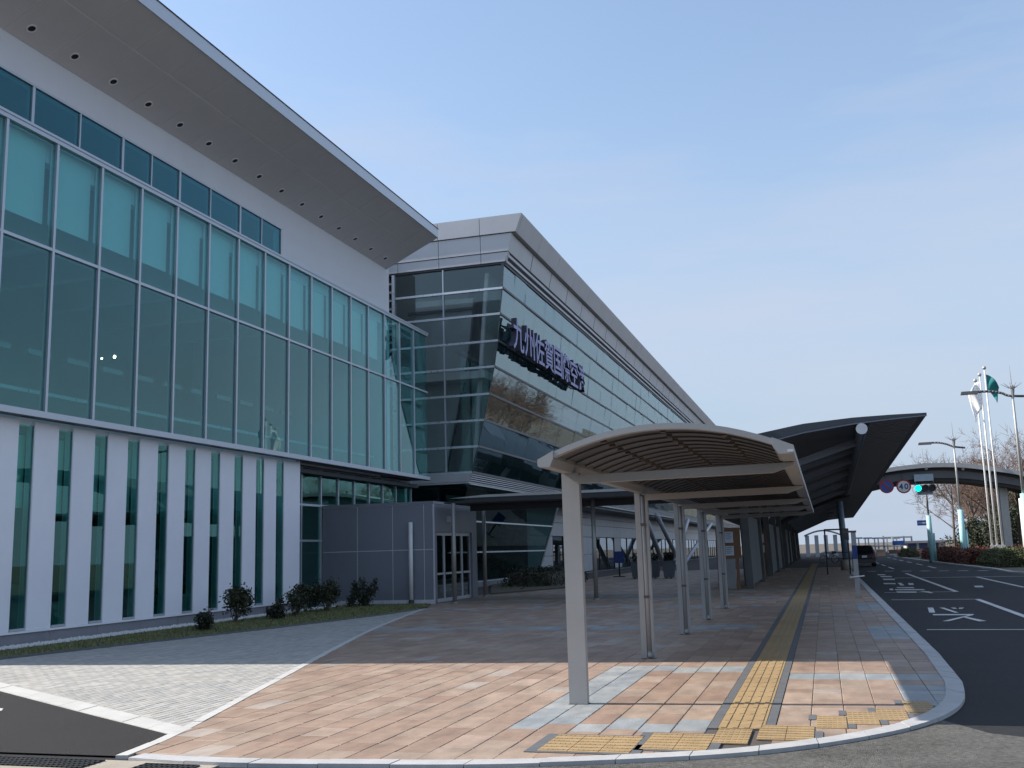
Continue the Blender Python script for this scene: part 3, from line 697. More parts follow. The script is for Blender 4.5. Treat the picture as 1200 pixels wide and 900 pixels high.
# ================================================================ ENTRANCE VESTIBULE
VX, VY0, VY1, VZ = -12.72, 32.72, 37.3, 3.46
ves = empty('entrance_vestibule', (-14.7, 33, 0), 'low grey panelled entrance box with glass doors between wing and main terminal', 'entrance')
xs = [XR+.06, -15.55, -14.22, VX-.34, VX]
for i in range(4):
    for z0, z1 in ((.14, 1.82), (1.83, VZ-.10)):
        obj('wall_panel', B(xs[i]+.011, xs[i+1]-.011, VY0, VY0+.05, z0+.008, z1-.008), 'grey_panel', ves)
obj('wall_core', MB().box(XR+.06, VX-.01, VY0+.004, VY0+.2, 0, VZ-.05), 'panel_joint', ves)
obj('parapet', MB().box(XR+.06, VX+.02, VY0-.03, VY1, VZ-.09, VZ), 'grey_panel', ves)
obj('base_course', B(XR+.06, VX, VY0-.02, VY0+.02, -.02, .135), 'panel_joint', ves)
dy0, dy1 = 33.05, 36.75; dz = 2.42
fr = obj('door_surround', MB().box(VX-.2, VX, VY0+.06, dy0, 0, VZ-.1).box(VX-.2, VX, dy1, VY1, 0, VZ-.1).box(VX-.2, VX-.001, dy0, dy1, dz, VZ-.1), 'grey_panel', ves)
obj('side_trim', B(VX-.1, VX+.012, VY0+.05, VY0+.10, 0, VZ-.1), 'alu', ves)
n = 4; w = (dy1-dy0)/n
for i in range(n):
    a = dy0+i*w; d = empty('glass_door', (VX-.12, a+w/2, 0), parent=ves)
    mb = MB().box(VX-.14, VX-.08, a+.005, a+.07, .02, dz).box(VX-.14, VX-.08, a+w-.07, a+w-.005, .02, dz).box(VX-.139, VX-.081, a+.07, a+w-.07, dz-.12, dz).box(VX-.139, VX-.081, a+.07, a+w-.07, .02, .14)
    obj('frame', mb, 'alu', d); obj('pane', B(VX-.115, VX-.105, a+.07, a+w-.07, .14, dz-.12), 'glass_dark', d)
    obj('push_bar', B(VX-.075, VX-.05, a+.1, a+w-.1, .95, 1.02), 'alu_bright', d)
obj('inner_room', MB().box(XR+.3, XR+.4, VY0+.25, VY1-.1, 0, VZ-.2).box(XR+.4, VX-.3, VY0+.25, VY1-.2, -.01, .01), 'interior_wall', ves)
obj('inner_shelf', MB().box(-15.6, -15.2, 33.4, 35.0, .1, 1.7).box(-14.8, -14.5, 35.6, 36.6, .1, 1.2), 'far_brown', ves)
obj('name_plate', B(VX+.001, VX+.012, 34.05, 34.5, 2.78, 2.98), 'paper', ves)
obj('roof_slab', B(XR+.07, VX-.05, VY0+.2, VY1-.05, VZ-.3, VZ-.12), 'grey_panel', ves)
p = G(481, 706); dpo = empty('drain_pipe', (p[0]+.1, VY0-.14, 0), 'slim white vertical pipe standing before the grey panel wall', 'pipe')
q = PY(481, 612, VY0-.14)
obj('shaft', MB().tube((q[0], VY0-.14, 0), (q[0], VY0-.14, q[2]), .075, n=14), 'pole_white', dpo, True); obj('shoe', MB().tube((q[0], VY0-.14, 0), (q[0], VY0-.14, .16), .10, .085, 14), 'dark_trim', dpo)

# thin entrance canopy
ec = empty('entrance_canopy', (-9, 34, 0), 'thin dark flat canopy slab on slim steel columns beside the entrance box', 'canopy')
ya, yb = 33.1, 38.4
za = PY(600, 580, ya)[2]; xa, xb = PY(520, 585, ya)[0], -3.4
obj('slab', MB().extrude([(xa, ya, za-.20), (xb, ya, za-.20), (xb, ya, za-.04), (xa+1.5, ya, za-.04), (xa, ya, za-.16)], (0, yb-ya, 0)), 'slab_dark', ec)
obj('edge_trim', MB().extrude([(xa+.2, ya-.03, za-.035), (xb, ya-.03, za-.035), (xb, ya-.03, za+.05), (xa+1.5, ya-.03, za+.05)], (0, .06, 0)), 'pole_grey', ec)
obj('beam', B(xa+.4, xb, ya+1.6, ya+1.75, za-.42, za-.201), 'slab_dark', ec)
for px, py in ((533, 707), (569, 699), (699, 703)):
    p = G(px, py); c = obj('column', MB().tube((p[0], p[1], 0), (p[0], p[1], za-.2), .075, n=12), 'steel_post', ec, True)
    obj('base_ring', MB().tube((p[0], p[1], 0), (p[0], p[1], .05), .11, n=12), 'steel_post', c)

# ================================================================ MAIN TERMINAL
YM, YE = 43.05, 200.0
prof = [(-13.09, 14.70), (-13.18, 13.57), (-13.33, 12.38), (-13.47, 11.14), (-13.66, 9.96), (-13.94, 8.73), (-14.22, 7.56), (-14.52, 6.39), (-14.85, 5.24)]
main = empty('main_terminal', (-15, 60, 0), 'large main terminal with outward leaning glass front and grey metal roof edge', 'building')
cg = obj('front_transoms', MB(), 'zinc_dark', main)
mb = MB()
for i, (x, z) in enumerate(prof):
    h = .05; mb.box(x-.12, x+.05, YM-.01, YE, z-h, z+h)
bpy.data.objects.remove(cg); cg = obj('front_transoms', mb, 'zinc_dark', main)
PW = 1.85; far = MB()
for r in range(8):
    (xt, zt), (xb_, zb) = prof[r], prof[r+1]
    y = YM
    while y < YE-.1:
        y2 = min(y+PW, YE); g = .012
        jx = rng.uniform(-.014, .014); jb = rng.uniform(-.014, .014)
        b4 = [(xb_-.015+jb, y+g, zb+.05), (xb_+.0+jb, y+g, zb+.05), (xb_+.0+jb, y2-g, zb+.05), (xb_-.015+jb, y2-g, zb+.05)]
        t4 = [(xt-.015+jx, y+g, zt-.05), (xt+jx, y+g, zt-.05), (xt+jx, y2-g, zt-.05), (xt-.015+jx, y2-g, zt-.05)]
        if y < YM+PW*22: obj('pane', MB().hexa(b4, t4), 'glass_main', cg)
        else: far.hexa(b4, t4)
        y = y2
tag(obj('distant_panes', far, 'glass_main', cg), kind='stuff')
# blinds / inner lining seen as vertical tone behind the front glass
obj('inner_lining', MB().add([(x-1.1, y, z) for x, z in prof for y in (YM+1.2, YE)], [(2*i, 2*i+1, 2*i+3, 2*i+2) for i in range(8)]), 'interior_mid', main)
mb = MB()
for z in (5.1, 9.9): mb.box(-28, -15.3+(z-5)*.22, YM+.3, YE, z-.35, z)
obj('floor_slabs', mb, 'interior_wall', main)
# end face (towards the camera)
XL = -18.45
XM1, XM2 = PY(520.5, 400, YM)[0], PY(574, 345, YM)[0]
ef = empty('end_glazing', (-16, YM, 5), parent=main)
def pxz(z):
    for i in range(8):
        (a, za_), (b, zb_) = prof[i], prof[i+1]
        if zb_ <= z <= za_: return b+(a-b)*(z-zb_)/(za_-zb_)
    return prof[0][0] if z > prof[0][1] else prof[-1][0]
for i, (x, z) in enumerate(prof):
    if 0 < i: obj('transom', MB().box(XL, x+.02, YM-.07, YM+.05, z-.055, z+.045), 'alu_bright', ef)
for r in range(8):
    zt, zb = prof[r][1]-.05, prof[r+1][1]+.05
    for x0, x1 in ((XL, XM1-.03), (XM1+.03, None)):
        xt, xb2 = (x1, x1) if x1 else (prof[r][0]-.02, prof[r+1][0]-.02)
        obj('pane', MB().hexa([(x0+.01, YM-.002, zb), (xb2, YM-.002, zb), (xb2, YM+.01, zb), (x0+.01, YM+.01, zb)], [(x0+.01, YM-.002, zt), (xt, YM-.002, zt), (xt, YM+.01, zt), (x0+.01, YM+.01, zt)]), 'glass_end', ef)
obj('mullion', B(XM1-.03, XM1+.03, YM-.05, YM+.05, 5.24, 14.7), 'alu', ef); obj('corner_post', B(XL-.16, XL-.02, YM-.1, YM+.1, 4.7, 14.7), 'alu_bright', ef)
for i in range(1, 9): obj('corner_bead', MB().bar((prof[i][0], YM-.01, prof[i][1]), (prof[i-1][0], YM-.01, prof[i-1][1]), .04, .04), 'zinc_dark', ef)
# inside behind the end glass
obj('inner_wall', MB().box(-28, -16.2, YM+4.0, YM+4.2, 5.2, 14.6), 'interior_wall', main)
_ip = [PY(u, v, YM+1.3) for u, v in ((487, 354), (556, 349), (552, 400), (544, 447), (524, 553), (487, 553))]
obj('inner_screen', MB().extrude([tuple(p) for p in _ip], (0, .06, 0)), 'interior_mid', main)
for a, b in zip(_ip[1:4], _ip[2:5]): obj('screen_edge', MB().bar((a[0], YM+1.28, a[2]), (b[0], YM+1.28, b[2]), .09, .09), 'slab_dark', main)
obj('inner_beam', MB().box(-18.3, -15.0, YM+1.1, YM+1.25, 13.0, 13.12), 'slab_dark', main)
obj('inner_post', MB().bar((PY(571, 330, YM+.9)[0], YM+.9, 14.6), (PY(556, 553, YM+.9)[0], YM+.9, 5.3), .16, .16), 'interior_wall', main)
# louvre at the left of the end face
lv = empty('louvre', (-18.9, YM, 9), parent=main)
obj('back', B(-19.6, XL-.17, YM+.25, YM+.3, 4.7, 14.6), 'louvre', lv)
for i in range(13): obj('blade', MB().hexa([(-19.6, YM-.02, 9.4+i*.405), (XL-.17, YM-.02, 9.4+i*.405), (XL-.17, YM+.2, 9.5+i*.405), (-19.6, YM+.2, 9.5+i*.405)], [(-19.6, YM-.02, 9.47+i*.405), (XL-.17, YM-.02, 9.47+i*.405), (XL-.17, YM+.2, 9.57+i*.405), (-19.6, YM+.2, 9.57+i*.405)]), 'zinc', lv)
# roof edge: three stepped metal bands on the end, sloping bands on the front
rfm = obj('roof', MB().box(-40, -12.9, YM, YE, 15.9, 16.85), 'zinc', main)
_xa, _xb = PY(513, 283, YM-.15)[0], PY(562, 270, YM-.15)[0]
EX = [_xa-3*(_xb-_xa), _xa-2*(_xb-_xa), _xa-(_xb-_xa), _xa, _xb]
def endband(z0, z1, x0, x1, y, nm):
    e = EX+[None]
    for i in range(len(e)-1):
        a = e[i]+.012; b0, b1 = ((e[i+1]-.012,)*2) if e[i+1] is not None else (x0, x1)
        obj(nm, MB().hexa([(a, y, z0), (b0, y, z0), (b0, y+.3, z0), (a, y+.3, z0)], [(a, y, z1), (b1, y, z1), (b1, y+.3, z1), (a, y+.3, z1)]), 'zinc', rfm)
endband(16.13, 16.96, -12.44, -12.12, YM-.18, 'end_panel'); endband(15.27, 16.10, -12.84, -12.64, YM-.10, 'end_panel'); endband(14.80, 15.24, -13.02, -12.86, YM-.06, 'end_panel')
obj('end_backing', B(-30, -13.0, YM+.02, YM+.35, 14.72, 16.9), 'zinc_dark', rfm)
y = YM-.18
ybs = [YM+.13]+[YM+3.6*i for i in range(1, 44)]
for i in range(len(ybs)-1):
    a, b = ybs[i]+(.0 if i == 0 else .01), ybs[i+1]-.01
    obj('edge_panel', MB().extrude([(-12.44, a, 16.12), (-12.12, a, 16.94), (-12.12, a, 16.97), (-12.9, a, 16.97), (-12.9, a, 16.12)], (0, b-a, 0)), 'zinc', rfm)
    obj('edge_panel', MB().extrude([(-12.84, a+.08, 15.27), (-12.66, a+.08, 16.08), (-13.0, a+.08, 16.08), (-13.1, a+.08, 15.27)], (0, b-a-.08, 0)), 'zinc', rfm)
obj('shadow_gap', MB().box(-13.3, -12.7, YM+.1, YE, 16.081, 16.119), 'zinc_dark', rfm)
obj('lower_edge', MB().box(-13.2, -12.90, YM+.1, YE, 15.05, 15.20).box(-13.2, -12.98, YM+.1, YE, 14.78, 14.90), 'zinc', rfm)
obj('lower_gap', MB().box(-13.4, -13.05, YM+.1, YE, 14.76, 15.28), 'zinc_dark', rfm)
obj('link_block', B(-40, -19.7, 37.52, YM-.2, 5.2, 16.2), 'zinc', main)  # unseen block shutting out sun between the buildings, slit left for a streak
obj('rear_wall', MB().box(-40.2, -40, YM, YE, 0, 16).box(-40, -19.62, YM, YM+.2, 0, 15.8), 'zinc', main)
obj('far_end_wall', B(-40, -15.2, YE, YE+.2, 0, 16), 'zinc', main)
# belt under the upper glass
bl = obj('belt', MB().extrude([(-14.98, YM-.12, 4.82), (-14.80, YM-.12, 5.20), (-19.6, YM-.12, 5.20), (-19.6, YM-.12, 4.82)], (0, .2, 0)), 'zinc', main)
mb = MB()
for i in range(5):
    z = 5.17-.085*i; x = -14.83-.036*i; mb.box(x-.2, x, YM+.0801, YE, z-.045, z)
obj('belt_slats', mb, 'zinc', main); obj('belt_back', B(-15.5, -15.1, YM+.09, YE, 4.75, 5.2), 'zinc_dark', main)
obj('belt_trim', MB().box(-15.2, -14.94, YM+.081, YE, 4.70, 4.76).box(-19.6, -14.96, YM-.14, YM+.08, 4.74, 4.80), 'zinc', main)
# lower glass, leaning in towards the ground
lg = empty('lower_front_glazing', (-15.5, 50, 0), parent=main)
LX = lambda z: -15.05-(4.7-z)*.34
YLE = PX(655, 590, -15.1)[1]
zz = [4.68, 3.12, 1.70, .25]
for i in range(3):
    y = YM+.1
    while y < YLE-.1:
        y2 = min(y+2.35, YLE); zt, zb = zz[i]-.03, zz[i+1]+.03
        obj('pane', MB().hexa([(LX(zb)-.015, y+.01, zb), (LX(zb), y+.01, zb), (LX(zb), y2-.01, zb), (LX(zb)-.015, y2-.01, zb)], [(LX(zt)-.015, y+.01, zt), (LX(zt), y+.01, zt), (LX(zt), y2-.01, zt), (LX(zt)-.015, y2-.01, zt)]), 'glass_low', lg); y = y2
    obj('transom', B(LX(zz[i+1])-.05, LX(zz[i+1])+.05, YM+.1, YLE, zz[i+1]-.03, zz[i+1]+.03), 'alu_bright', lg)
obj('end_frame', MB().bar((LX(4.7), YLE+.03, 4.7), (LX(.1), YLE+.03, .1), .1, .12), 'zinc', lg)
obj('lower_end_panes', MB().hexa([(-19.6, YM+.1, .3), (LX(.3), YM+.1, .3), (LX(.3), YM+.11, .3), (-19.6, YM+.11, .3)], [(-19.6, YM+.1, 4.69), (LX(4.69), YM+.1, 4.69), (LX(4.69), YM+.11, 4.69), (-19.6, YM+.11, 4.69)]), 'glass_low', lg)
obj('kerb_base', B(-17.2, -16.45, YM, YLE, -.05, .24), 'concrete', main)
obj('ground_hall', MB().box(-22, -21.8, YM, YE, 0, 4.7).box(-21.8, -17, YM, YE, -.06, .01).box(-21.8, -15.2, YM+.2, YE, 4.55, 4.69), 'interior_mid', main)
# recessed panel wall with shop openings beyond
XW = -17.2
rw = empty('recessed_wall', (XW, 75, 0), parent=main)
y = YLE+.2; i = 0
while y < 190:
    y2 = y+3.0
    for z0, z1 in ((4.1, 4.68), (3.55, 4.08), (2.65, 3.53)): obj('wall_panel', B(XW-.1, XW, y+.008, y2-.008, z0+.008, z1-.008), 'zinc', rw)
    if i in (0, 1, 5, 9): 
        for z0, z1 in ((1.35, 2.63), (.1, 1.33)): obj('wall_panel', B(XW-.1, XW, y+.008, y2-.008, z0+.008, z1-.008), 'zinc', rw)
    else:
        obj('shop_pane', B(XW-.06, XW-.05, y+.06, y2-.06, .1, 2.6), 'glass_dark', rw); [obj('shop_jamb', B(XW-.1, XW, q, q+.06, .05, 2.64), 'dark_trim', rw) for q in (y+.001, y2-.061)]
    y = y2; i += 1
obj('wall_core', B(XW-.12, XW-.101, YLE+.2, 190, 2.62, 4.69), 'zinc_dark', rw)
obj('overhang', MB().box(-17.3, -15.2, YLE, YE, 4.69, 4.74), 'zinc_dark', main)
for a, b in (((755, 614), (778, 660)), ((806, 611), (790, 660)), ((833, 612), (802, 660)), ((770, 612), (797, 658))):
    p = PX(*a, -14.6); q = PX(*b, -14.6); obj('strut', MB().tube((p[0], p[1], 4.7), (q[0], q[1], -.05), .22, n=12), 'zinc', main, True)

# sign letters standing off the leaning front
sg = empty('terminal_sign', (-13.0, 51, 11.5), 'dark blue block characters mounted on the leaning glass front', 'sign')
for i, ch in enumerate('九州佐賀国際空港'):
    t = text_mb(ch, 1.62, .26, .018); c = 43.75+1.845*i+.55
    xs_ = [p[0] for p in t.v]; zs_ = [p[1] for p in t.v]; mx_, mn_ = max(xs_), min(xs_); zx, zn = max(zs_), min(zs_)
    def tr(x, y, z, c=c, mx_=mx_, mn_=mn_, zx=zx, zn=zn): return (-12.96+z, c+(x-(mx_+mn_)/2)*1.74/(mx_-mn_), 10.80+(y-zn)*1.55/(zx-zn))
    o = obj('character', remap(t, tr), ['sign_blue', 'sign_side'], sg)
    for pl in o.data.polygons: pl.material_index = 0 if abs(pl.normal[0]) > .5 else 1
for z in (11.1, 12.0): obj('mounting_rail', B(-13.18, -13.10, 43.6, 58.6, z-.03, z+.03), 'zinc_dark', sg)
for i in range(9):
    for z in (11.1, 12.0): obj('standoff', MB().tube((pxz(z)-.05, 44.2+1.78*i, z), (-13.1, 44.2+1.78*i, z), .03, n=6), 'zinc_dark', sg)

# ================================================================ WALKWAY CANOPY (barrel roof)
wc = empty('walkway_canopy', (-2.65, 20, 0), 'beige barrel-roofed walkway canopy on a row of square posts', 'canopy')
PXc = -2.69; pys = [11.2, 15.85, 20.2, 24.1, 28.4]
YF, YB = 10.2, 30.6
cl, crr = PY(631, 537, YF), PY(930, 523, YF); ap = PY(780, 496, YF)
XLc, XRc, ZEv, ZAp = cl[0], crr[0], 2.57, ap[2]
XMi = (XLc+XRc)/2; HW = (XRc-XLc)/2; RISE = ZAp-ZEv-.02
def arc(x): 
    t = (x-XMi)/HW; return ZEv+RISE*(1-t*t)
zb0 = PY(685, 566.5, 11.2)[2]; zt0 = PY(685, 557, 11.2)[2]
for i, y in enumerate(pys):
    p = obj('post', B(PXc-.09, PXc+(.11 if i == 0 else -.005), y-.04, y+.06, 0, zt0+.03), 'canopy_frame', wc)
    if i:
        obj('down_pipe', MB().tube((PXc+.032, y-.02, .06), (PXc+.032, y-.02, zt0-.02), .034, n=10).tube((PXc+.032, y-.02, .09), (PXc+.05, y-.09, .03), .034, n=10), 'canopy_frame', p, True)
        obj('pipe_clip', MB().box(PXc-.01, PXc+.072, y-.058, y-.041, 2.0, 2.04).box(PXc-.01, PXc+.072, y-.058, y-.041, .9, .94), 'canopy_purlin', p)
        obj('side_post', B(PXc+.068, PXc+.11, y-.03, y+.06, 0, zt0-.001), 'canopy_frame', p)
    obj('base_joint', B(PXc-.10, PXc+.12, y-.05, y+.07, 0, .004), 'grout', p)
    bm = MB().extrude([(PXc+.11, y-.05, zt0), (PXc+.11, y-.05, zb0), (XRc-.25, y-.05, zb0+.02), (XRc-.03, y-.05, zt0-.0), (XRc-.03, y-.05, zt0+.03)], (0, .12, 0))
    obj('beam', bm, 'canopy_frame', wc)
# curved roof sheets between arched ribs
NR = 44; NX = 16
xg = [XLc+.16+(XRc-XLc-.32)*i/NX for i in range(NX+1)]
dy_ = (YB-YF)/NR
for k in range(NR):
    a, b = YF+.06+k*dy_, YF+.06+(k+1)*dy_-.01
    if b > YB: b = YB
    vs = []; fs = []
    for x in xg: vs += [(x, a, arc(x)-.012), (x, b, arc(x)-.012), (x, b, arc(x)+.0), (x, a, arc(x)+.0)]
    for i in range(NX):
        for q in range(4): fs.append((4*i+q, 4*i+(q+1) % 4, 4*i+4+(q+1) % 4, 4*i+4+q))
    obj('roof_sheet', MB().add(vs, fs), 'canopy_panel', wc, True)
    vs = []; y = YF+.06+k*dy_
    for x in xg: vs += [(x, y-.018, arc(x)-.030), (x, y+.018, arc(x)-.030), (x, y+.018, arc(x)-.0125), (x, y-.018, arc(x)-.0125)]
    obj('rib', MB().add(vs, fs), 'canopy_rib', wc)
for x in (XMi-.62, XMi, XMi+.62):
    for k in range(NR): obj('purlin_clip', MB().box(x-.025, x+.025, YF+.12+k*dy_, YF+.02+(k+.42)*dy_, arc(x)-.055, arc(x)-.02), 'canopy_purlin', wc)
vs = []; fs = []
for x in [XLc+.17+(XRc-XLc-.36)*i/NX for i in range(NX+1)]: vs += [(x, YF-.04, arc(x)-.04), (x, YF+.07, arc(x)-.04), (x, YF+.07, arc(x)+.02), (x, YF-.04, arc(x)+.02)]
for i in range(NX):
    for q in range(4): fs.append((4*i+q, 4*i+(q+1) % 4, 4*i+4+(q+1) % 4, 4*i+4+q))
fs += [(3, 2, 1, 0), (4*NX, 4*NX+1, 4*NX+2, 4*NX+3)]
obj('front_arch', MB().add(vs, fs), 'canopy_frame', wc)
zc = ZEv
ga = [(XLc, ZEv-.045), (XLc+.02, ZEv-.06), (XLc+.13, ZEv-.06), (XLc+.17, arc(XLc+.17)-.05), (XLc+.17, arc(XLc+.17)+.03), (XLc, ZEv+.02)]
gb = [(XRc, ZEv-.05), (XRc-.14, ZEv-.05), (XRc-.20, arc(XRc-.2)-.05), (XRc-.2, arc(XRc-.2)+.03), (XRc, ZEv+.03)]
obj('eave_gutter', MB().extrude([(x, YF-.05, z) for x, z in ga], (0, YB-YF, 0)), 'canopy_frame', wc)
obj('eave_gutter', MB().extrude([(x, YF-.05, z) for x, z in gb[::-1]], (0, YB-YF, 0)), 'canopy_frame', wc)
mb = MB()
for y in pys: mb.tube((XRc-.35, y+.02, zt0-.02), (XRc-.05, y+.02, ZEv-.04), .03, n=8)
obj('eave_brackets', mb, 'canopy_purlin', wc)
obj('maker_plate', B(XRc-.06, XRc-.002, YF-.053, YF-.0505, ZEv-.035, ZEv-.012), 'sign_white', wc)

# ================================================================ WING CANOPY
wg = empty('wing_canopy', (-2.8, 50, 0), 'large dark wing-shaped kerbside canopy with round edge tube and leaning concrete supports', 'canopy')
YA, YZ = 37.0, 128.0
tipN, tipF = PY(1085.7, 484.3, YA), PY(1000, 606, YZ)
tubN, tubF = PY(1009.6, 503, YA), PY(986.5, 602, YZ)
top = [PY(u, v, YA) for u, v in ((888, 509), (940, 497.5), (1000, 490), (1045, 486.6), (1085.7, 484.3))]
topxz = [(-5.2, 3.95), (-4.0, 4.75), (-3.0, 5.2)]+[(p[0], p[2]) for p in top]
NY = 30
def wing_z(x):
    for (a, za_), (b, zb_) in zip(topxz[:-1], topxz[1:]):
        if a <= x <= b: return za_+(zb_-za_)*(x-a)/(b-a)
    return topxz[0][1] if x < topxz[0][0] else topxz[-1][1]
dz_ = (tipF[2]-tipN[2])/(YZ-YA); dx_ = (tipF[0]-tipN[0])/(YZ-YA)
nxs = np.linspace(-5.2, topxz[-1][0], 23)
def thick(x): return 0.06+0.26*max(0, (topxz[-1][0]-x))/ (topxz[-1][0]+5.2)**.5/1.6
vs = []; fs = []; n = len(nxs)
for y in (YA, YZ):
    for x in nxs: xx = x+dx_*(y-YA)*max(0, (x+5.2)/8.5); vs += [(xx, y, wing_z(x)+dz_*(y-YA)), (xx, y, wing_z(x)-thick(x)+dz_*(y-YA))]
for i in range(n-1):
    a, b = 2*i, 2*i+2; c, d = 2*n+2*i, 2*n+2*i+2
    fs += [(a, b, d, c), (a+1, c+1, d+1, b+1), (a, a+1, b+1, b), (c, d, d+1, c+1)]
fs += [(0, 2*n, 2*n+1, 1), (2*n-2, 2*n-1, 4*n-1, 4*n-2)]
wr = obj('roof', MB().add(vs, fs), 'wing_metal', wg)
# light lower lip along the near curved edge
vs = []; fs = []
for x in nxs: vs += [(x, YA-.03, wing_z(x)-thick(x)-.03), (x, YA+.05, wing_z(x)-thick(x)-.03), (x, YA+.05, wing_z(x)-thick(x)+.015), (x, YA-.03, wing_z(x)-thick(x)+.015)]
for i in range(n-1):
    for q in range(4): fs.append((4*i+q, 4*i+(q+1) % 4, 4*i+4+(q+1) % 4, 4*i+4+q))
obj('edge_lip', MB().add(vs, fs), 'wing_beam', wr)
vs2 = []
for x in nxs: vs2 += [(x, YA-.045, wing_z(x)-thick(x)+.02), (x, YA-.001, wing_z(x)-thick(x)+.02), (x, YA-.001, wing_z(x)+.02), (x, YA-.045, wing_z(x)+.02)]
obj('edge_fascia', MB().add(vs2, fs), 'wing_edge', wr)
mb = MB()
for k in range(150):
    y = YA+.3+k*.6
    for x in (2.0, 2.4, 2.8, 3.2): 
        pass
    x0, x1 = tubN[0]+.3+dx_*(y-YA), tipN[0]-.25+dx_*(y-YA)
    mb.hexa([(x0, y, wing_z(x0)-thick(x0)-.03+dz_*(y-YA)), (x1, y, wing_z(x1-.02)-thick(x1)-.02+dz_*(y-YA)), (x1, y+.5, wing_z(x1-.02)-thick(x1)-.02+dz_*(y-YA)), (x0, y+.5, wing_z(x0)-thick(x0)-.03+dz_*(y-YA))],
            [(x0, y, wing_z(x0)-thick(x0)+.01+dz_*(y-YA)), (x1, y, wing_z(x1-.02)-thick(x1)+.01+dz_*(y-YA)), (x1, y+.5, wing_z(x1-.02)-thick(x1)+.01+dz_*(y-YA)), (x0, y+.5, wing_z(x0)-thick(x0)+.01+dz_*(y-YA))])
tag(obj('soffit_slats', mb, 'wing_slat_lit', wr), kind='stuff')
obj('edge_tube', MB().tube((tubN[0], YA-.15, tubN[2]), (tubF[0], YZ, tubF[2]), .17, n=18), 'wing_beam', wg, True)
obj('tube_cap', MB().disc((tubN[0], YA-.155, tubN[2]), (0, -1, 0), .19, .03, 24), 'tube_cap', wg)
obj('tube_highlight', MB().bar((tubN[0]+.13, YA, tubN[2]-.13), (tubF[0]+.13, YZ, tubF[2]-.13), .05, .05), 'tube_highlight_grey', wg)  # pale bar painting the sunlit line along the tube
pyl = [41.15, 49.3, 57.2, 65.5, 73.8, 82.0, 90.3, 98.5, 107, 115, 123]
for i, y in enumerate(pyl):
    t = (y-YA)/(YZ-YA); tx, tz = tubN[0]+(tubF[0]-tubN[0])*t, tubN[2]+(tubF[2]-tubN[2])*t
    lx, lz = PY(943, 549, 41.15)[0]-.0, PY(943, 549, 41.15)[2]+dz_*(y-41.15)
    obj('rafter', MB().bar((-3.4, y, lz-.62), (tx, y, tz), .14, .26), 'wing_beam', wg)
    obj('rafter', MB().bar((-3.4, y+4.1, lz-.55+dz_*4), (tx, y+4.1, tz+.05), .10, .18), 'wing_beam', wg)
    bx = -2.95
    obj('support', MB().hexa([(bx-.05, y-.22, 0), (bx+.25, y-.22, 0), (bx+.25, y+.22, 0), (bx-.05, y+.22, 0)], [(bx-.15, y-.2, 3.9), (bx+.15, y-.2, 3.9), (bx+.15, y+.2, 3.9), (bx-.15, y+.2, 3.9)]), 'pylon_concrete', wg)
    if i in (0, 2, 3, 5, 6, 8):
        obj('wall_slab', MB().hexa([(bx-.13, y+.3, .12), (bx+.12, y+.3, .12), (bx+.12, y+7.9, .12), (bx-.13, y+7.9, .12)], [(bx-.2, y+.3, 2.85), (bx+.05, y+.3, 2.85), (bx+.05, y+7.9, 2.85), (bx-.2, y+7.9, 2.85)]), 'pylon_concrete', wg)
obj('back_beam', MB().bar((-3.4, YA+.4, 3.98), (-3.4, YZ, 3.98+dz_*(YZ-YA)), .2, .3), 'wing_beam', wg)
c0 = G(988, 663); cy = 67.0; ct = PY(984, 593, cy)
cb = PY(988, 663, cy)
obj('round_column', MB().tube((ct[0]+.12, cy, .5), (ct[0], cy, ct[2]+.3), .19, n=16), 'blue_steel', wg, True); obj('column_base', MB().tube((ct[0]+.14, cy, 0), (ct[0]+.13, cy, .62), .38, .34, 18), 'gutter', wg, True)

# notice boards between the supports
for q, (y, lab) in enumerate(((40.2, 'brown notice board with two white posters before the first leaning concrete support'), (52.5, 'smaller brown notice board in the shade behind the first concrete wall slab'))):
    x0, x1 = (-3.98, -3.05) if q == 0 else (-3.5, -2.72)
    t = empty('notice_board', ((x0+x1)/2, y, 0), lab, 'notice board')
    obj('panel', B(x0, x1, y, y+.06, 1.18, 2.35), 'board_brown', t); obj('skirt', B(x0+.02, x1-.25, y+.01, y+.05, .05, 1.15), 'concrete', t)
    obj('leg', B(x1-.22, x1-.1, y, y+.06, 0, 1.18), 'board_brown', t); obj('leg', B(x0, x0+.08, y+.07, y+.13, 0, 2.3), 'board_brown', t)
    for z0, z1 in ((1.3, 1.66), (1.78, 2.2)):
        o = obj('poster', B(x0+.35, x0+.66, y-.012, y-.002, z0, z1), 'paper', t)
        for k in range(4): obj('printed_line', B(x0+.38, x0+.60-.04*(k % 2), y-.0135, y-.0121, z1-.07-.07*k, z1-.045-.07*k), 'paper_print', o)

# bus stop post at the kerb
bs = empty('stop_post', (1.0, 33.2, 0), 'square kerbside post with blue band and side lever by the bus bay', 'post')
p = G(1006, 701); bx, by = p[0], p[1]; bs.location = (bx, by, 0)
tz = PY(1003, 624, by)[2]
obj('shaft', B(bx-.07, bx+.07, by-.07, by+.07, 0, tz), 'canopy_frame', bs); obj('band', B(bx-.075, bx+.075, by-.075, by+.075, PY(1003, 655, by)[2], PY(1003, 639, by)[2]), 'navy', bs)
obj('lever', MB().tube((bx-.2, by-.09, .62), (bx+.22, by-.09, .66), .02, n=8), 'pole_white', bs); obj('cap', B(bx-.3, bx+.09, by-.08, by+.08, tz+.001, tz+.06), 'canopy_purlin', bs); obj('collar', B(bx-.09, bx+.09, by-.09, by+.09, .0, .08), 'gutter', bs)
